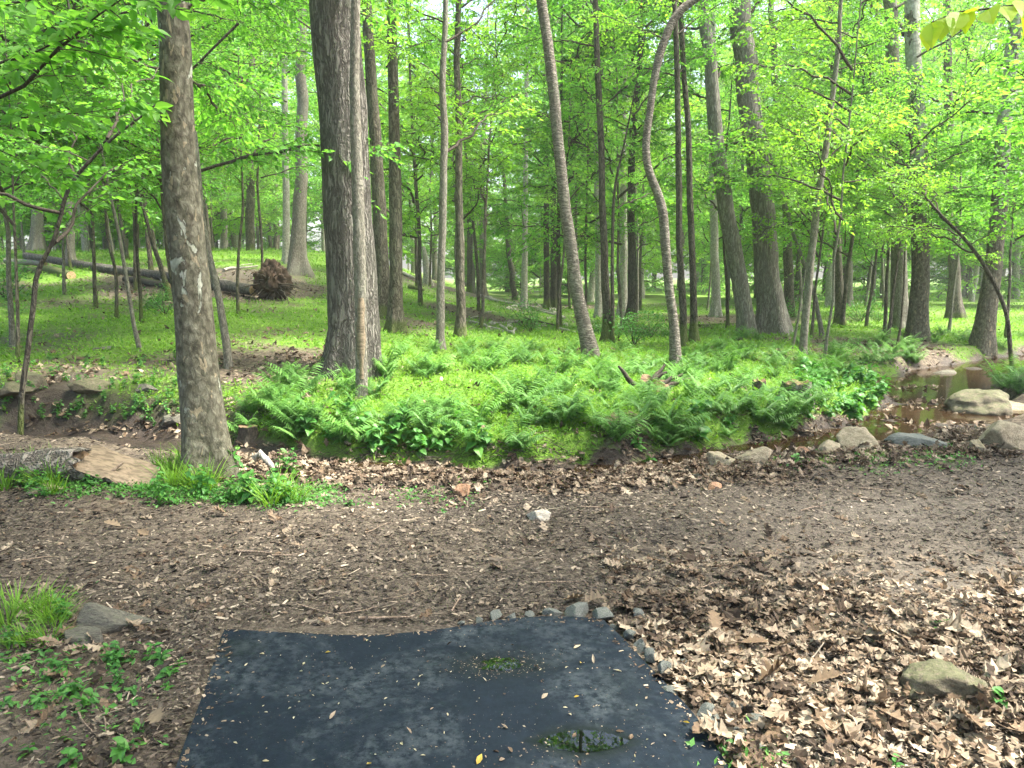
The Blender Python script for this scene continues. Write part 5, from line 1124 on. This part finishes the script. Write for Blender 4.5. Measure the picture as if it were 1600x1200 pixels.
# ------------------------------------------------------------------ rubber mat with puddle
far = np.array([at_z(x, y, .01)[:2] for x, y in ((350, 985), (450, 990), (540, 994), (600, 993), (690, 985), (780, 971), (860, 966), (938, 968))])
lef = np.array([at_z(x, y, .01)[:2] for x, y in ((350, 985), (332, 1040), (315, 1090), (275, 1200), (190, 1450))])
rig = np.array([at_z(x, y, .01)[:2] for x, y in ((938, 968), (975, 998), (1003, 1030), (1048, 1078), (1088, 1120), (1140, 1200), (1230, 1450))])
nu, nv = 150, 170; u = np.linspace(0, 1, nu); v = np.linspace(0, 1, nv)
def edge(E, v): 
    s = np.linspace(E[0, 1], E[-1, 1], 200); o_ = np.argsort(E[:, 1]); X = np.interp(s, E[o_, 1], E[o_, 0]); k_ = np.ones(21) / 21; X = np.convolve(np.pad(X, 10, mode='edge'), k_, 'valid'); X[0] = E[0, 0]; return np.stack([np.interp(v, np.linspace(0, 1, 200), X), E[0, 1] + v * (E[-1, 1] - E[0, 1])], 1)
EL, ER = edge(lef, v), edge(rig, v)
G = EL[:, None] * (1 - u)[None, :, None] + ER[:, None] * u[None, :, None]
ux = np.interp(u, (far[:, 0] - far[0, 0]) / (far[-1, 0] - far[0, 0]), far[:, 1]); k_ = np.ones(15) / 15; ux = np.convolve(np.pad(ux, 7, mode='edge'), k_, 'valid'); line = far[0, 1] + (far[-1, 1] - far[0, 1]) * u
G[:, :, 1] += (ux - line)[None] * np.exp(-v * 9)[:, None]
pc = (at_z(838, 1160, .012) + at_z(985, 1158, .012))[:2] / 2; pa = abs(at_z(985, 1158, .012)[0] - at_z(838, 1158, .012)[0]) / 2; pb = abs(at_z(910, 1142, .012)[1] - at_z(910, 1178, .012)[1]) / 2
dc = at_z(780, 1038, .012)[:2]
def matz(x, y):
    f = 1 - ((x - pc[0]) / pa) ** 2 - np.abs((y - pc[1]) / pb); f = np.clip(f, -1.2, 1)
    dm = np.exp(-(((x - dc[0]) / .22) ** 2 + ((y - dc[1]) / .10) ** 2))
    return .013 + .006 * vn(x * 2.2, y * 2.2, seed=71) * (1 - np.exp(-((x - pc[0]) / .3) ** 2 - ((y - pc[1]) / .16) ** 2)) + .011 * np.exp(-((x - .15) / .5) ** 2 - ((y - 3.3) / .22) ** 2) - .005 * np.clip(f, 0, 1) - .005 * dm, f, dm
Z, f_, dm_ = matz(G[..., 0], G[..., 1]); Z = Z + .0
wet = np.clip(sstep(-1.15, .1, f_) * .85 + dm_ * .75 + .35 * sstep(.1, .8, vn(G[..., 0] * 2.5, G[..., 1] * 4, seed=72)), 0, 1)
V = np.concatenate([G, Z[..., None]], -1); mb = MB(); i = np.arange(nv - 1)[:, None] * nu + np.arange(nu - 1)[None]
mb.add(V.reshape(-1, 3), np.stack([i, i + nu, i + nu + 1, i + 1], -1).reshape(-1, 4), 0, True, wet.ravel())
ring = np.concatenate([V[0, :], V[1:, -1], V[-1, ::-1][1:], V[::-1, 0][1:-1]]); m = len(ring); low = ring - [0, 0, .014]; q = np.arange(m); q2 = (q + 1) % m
mb.add(np.concatenate([ring, low]), np.stack([q, q2, q2 + m, q + m], 1), 0, False)
tag(mb.build('rubber_mat', MT['rubber']), 'dark blue black rubber mat with a wavy far edge and dusty patches', 'mat')
lev = max(float(matz(np.array(pc[0] + a_ * pa), np.array(pc[1] + b_ * pb))[0]) for a_, b_ in ((-1, 0), (1, 0), (0, 1), (0, -1), (.5, .7), (-.5, .7), (.5, -.7), (-.5, -.7))) + .0012; t = np.linspace(-1, 1, 60)
w1 = .06 * vn(t * 5, 1, seed=84) + .06 * vn(t * 14, 1, seed=85); w2 = .06 * vn(t * 5, 7, seed=86) + .06 * vn(t * 14, 4, seed=87)
top = np.stack([pc[0] + t * pa, pc[1] + pb * (1 - t ** 2) * (1 + w1), 0 * t + lev], 1); bot = np.stack([pc[0] + t * pa, pc[1] - pb * (1 - t ** 2) * (1 + w2), 0 * t + lev], 1)
q = np.arange(59); mb = MB(); mb.add(np.concatenate([top, bot]), np.stack([q, q + 60, q + 61, q + 1], 1), 0, False)
tag(mb.build('puddle', MT['puddle']), 'eye shaped puddle reflecting the trees on the near part of the mat', 'puddle')
th = np.linspace(0, 6.283, 48, endpoint=False); r_ = 1 + .35 * vn(np.cos(th) * 1.6, np.sin(th) * 1.6, seed=88) + .2 * vn(np.cos(th) * 5, np.sin(th) * 5, seed=89)
pp = np.stack([dc[0] + .085 * r_ * np.cos(th), dc[1] + .055 * r_ * np.sin(th), 0 * th + float(matz(dc[0] + .05, dc[1])[0]) + .003], 1); q = np.arange(48)
mb = MB(); mb.add(np.concatenate([pp, [pp.mean(0)]]), np.stack([q, (q + 1) % 48, np.full(48, 48)], 1), 0, False)
tag(mb.build('puddle', MT['puddle']), 'small ragged puddle with debris near the far edge of the mat', 'puddle')
rs = np.random.RandomState(5); mb = MB(); n = 1900; uu, vv = rs.randint(0, nu, n), rs.randint(0, nv, n); G2 = G[vv, uu] + rs.normal(0, .006, (n, 2))
G2[:500] = np.array(dc) + rs.normal(0, 1, (500, 2)) * [.11, .05]; G2[500:800] = pc + rs.normal(0, 1, (300, 2)) * [.2, .1] + [-.12, -.02]
s_ = rs.gamma(1.6, .0022, n) + .0012
scatter(mb, KITE, np.concatenate([G2, matz(G2[:, 0], G2[:, 1])[0][:, None] + .0015], 1), rs.rand(n) * 6.28, rs.normal(0, .3, n), rs.normal(0, .3, n), s_, s_ * rs.uniform(.3, .9, n))
n = 520; e_ = rs.exponential(.018, n); w_ = rs.randint(0, 3, n); vv = np.where(w_ == 2, np.minimum(e_ * .6, .5), rs.rand(n)); uu = np.where(w_ == 0, e_, np.where(w_ == 1, 1 - e_, rs.rand(n))); uu = np.clip(uu, 0, 1)
G2 = G[(vv * (nv - 1)).astype(int), (uu * (nu - 1)).astype(int)] + rs.normal(0, .006, (n, 2)); s_ = rs.gamma(2, .0045, n) + .003
scatter(mb, STRIP, np.concatenate([G2, matz(G2[:, 0], G2[:, 1])[0][:, None] + .002], 1), rs.rand(n) * 6.28, rs.normal(0, .15, n), rs.normal(0, .3, n), s_, s_ * rs.uniform(.2, .6, n))
tag(mb.build('grit', MT['dead']), 'fine grit and leaf crumbs strewn over the rubber mat', 'grit', kind='stuff')
# bits lying on the mat
pet = []
for i in range(4):
    mb = MB(); scatter(mb, OVATE, np.zeros((1, 3)), 0, .1, .2, .022 + .006 * i, .013, curl=.3, bend=.2); pet.append(mb)
PM = [p_.mesh('petal', MT['cream_petal']) for p_ in pet]; PY = [p_.mesh('leaf_bit', MT['yellow']) for p_ in pet]; PB = [p_.mesh('leaf_bit', MT['dead']) for p_ in pet]
def bit(x, y, s, k):
    p = at_z(x, y, .015); z = float(matz(np.array(p[0]), np.array(p[1]))[0]); pool, nm, lb, gp_ = ((PM, 'petal', 'tiny pale petal lying on the rubber mat', 'pale petals on the mat'), (PY, 'leaf_bit', 'small yellow leaf scrap on the rubber mat', 'yellow leaf scraps on the mat'), (PB, 'leaf_bit', 'small brown leaf scrap on the rubber mat', 'brown leaf scraps on the mat'))[k]
    o = link(nm, pool[rng.randrange(4)], None, (p[0], p[1], z + .003)); o.rotation_euler = (rng.gauss(0, .2), rng.gauss(0, .2), rng.random() * 6.28); o.scale = (s,) * 3; tag(o, lb, 'leaf' if k else 'petal', gp_)
for x, y, s, k in ((508, 1020, 1.3, 1), (575, 1000, .9, 0), (413, 1022, 1.2, 0), (387, 1035, .9, 0), (546, 1045, 1.3, 2), (698, 1009, 1.2, 2), (595, 1045, .9, 2), (972, 1050, 1.1, 0), (896, 1013, 1.2, 0), (908, 1035, 1.0, 1), (928, 1037, 1.2, 2), (888, 1115, .9, 0), (846, 1092, 1.5, 2), (897, 1090, .9, 1), (803, 1008, .8, 2), (335, 1082, .8, 2), (473, 1038, .8, 0), (468, 1048, .7, 0), (515, 1125, 1.3, 2), (450, 1108, .8, 0), (626, 1162, .9, 0), (745, 1195, 1.8, 1), (780, 1176, 1.1, 2), (800, 1176, 1.3, 2), (780, 1189, 1.2, 2), (905, 1188, 1.2, 2), (665, 1182, .8, 0), (580, 1195, 1.2, 1), (793, 1139, 1.0, 2), (1067, 1128, 1.1, 1), (643, 1148, .9, 2), (840, 1041, 1.2, 2), (460, 1120, .7, 0), (410, 1190, .8, 0), (700, 1120, .6, 0), (1040, 1150, .7, 0), (600, 1095, .6, 0), (985, 1155, 1.3, 2), (962, 1142, .9, 2), (895, 1152, 1.2, 2), (365, 1160, .7, 0), (760, 1065, .7, 0), (655, 1060, .6, 0)):
    bit(x, y, s * .8, k)
for k in range(70):
    x, y = rng.uniform(360, 1040), rng.uniform(1000, 1198); 
    if x < 350 - (y - 985) * .35 or x > 940 + (y - 968) * .85: continue
    bit(x, y, rng.uniform(.25, .5), rng.choice((0, 0, 2)))

# ------------------------------------------------------------------ thin forest haze
hm, nt, o_ = newmat('haze_air'); pv = nt.nodes.new('ShaderNodeVolumePrincipled'); pv.inputs['Color'].default_value = (.9, .95, .88, 1); pv.inputs['Density'].default_value = HAZE; pv.inputs['Anisotropy'].default_value = .2
nt.links.new(pv.outputs[0], o_.inputs['Volume'])
mb = MB(); x0, x1, y0, y1, z0, z1 = -270, 270, -65, 335, -3, 45
V = [(x, y, z) for z in (z0, z1) for y in (y0, y1) for x in (x0, x1)]
mb.add(V, [[0, 2, 3, 1], [4, 5, 7, 6], [0, 1, 5, 4], [2, 6, 7, 3], [0, 4, 6, 2], [1, 3, 7, 5]], 0, False)
if HAZE > 0: tag(mb.build('haze', hm), 'thin pale air between the far trees', 'haze', kind='stuff')
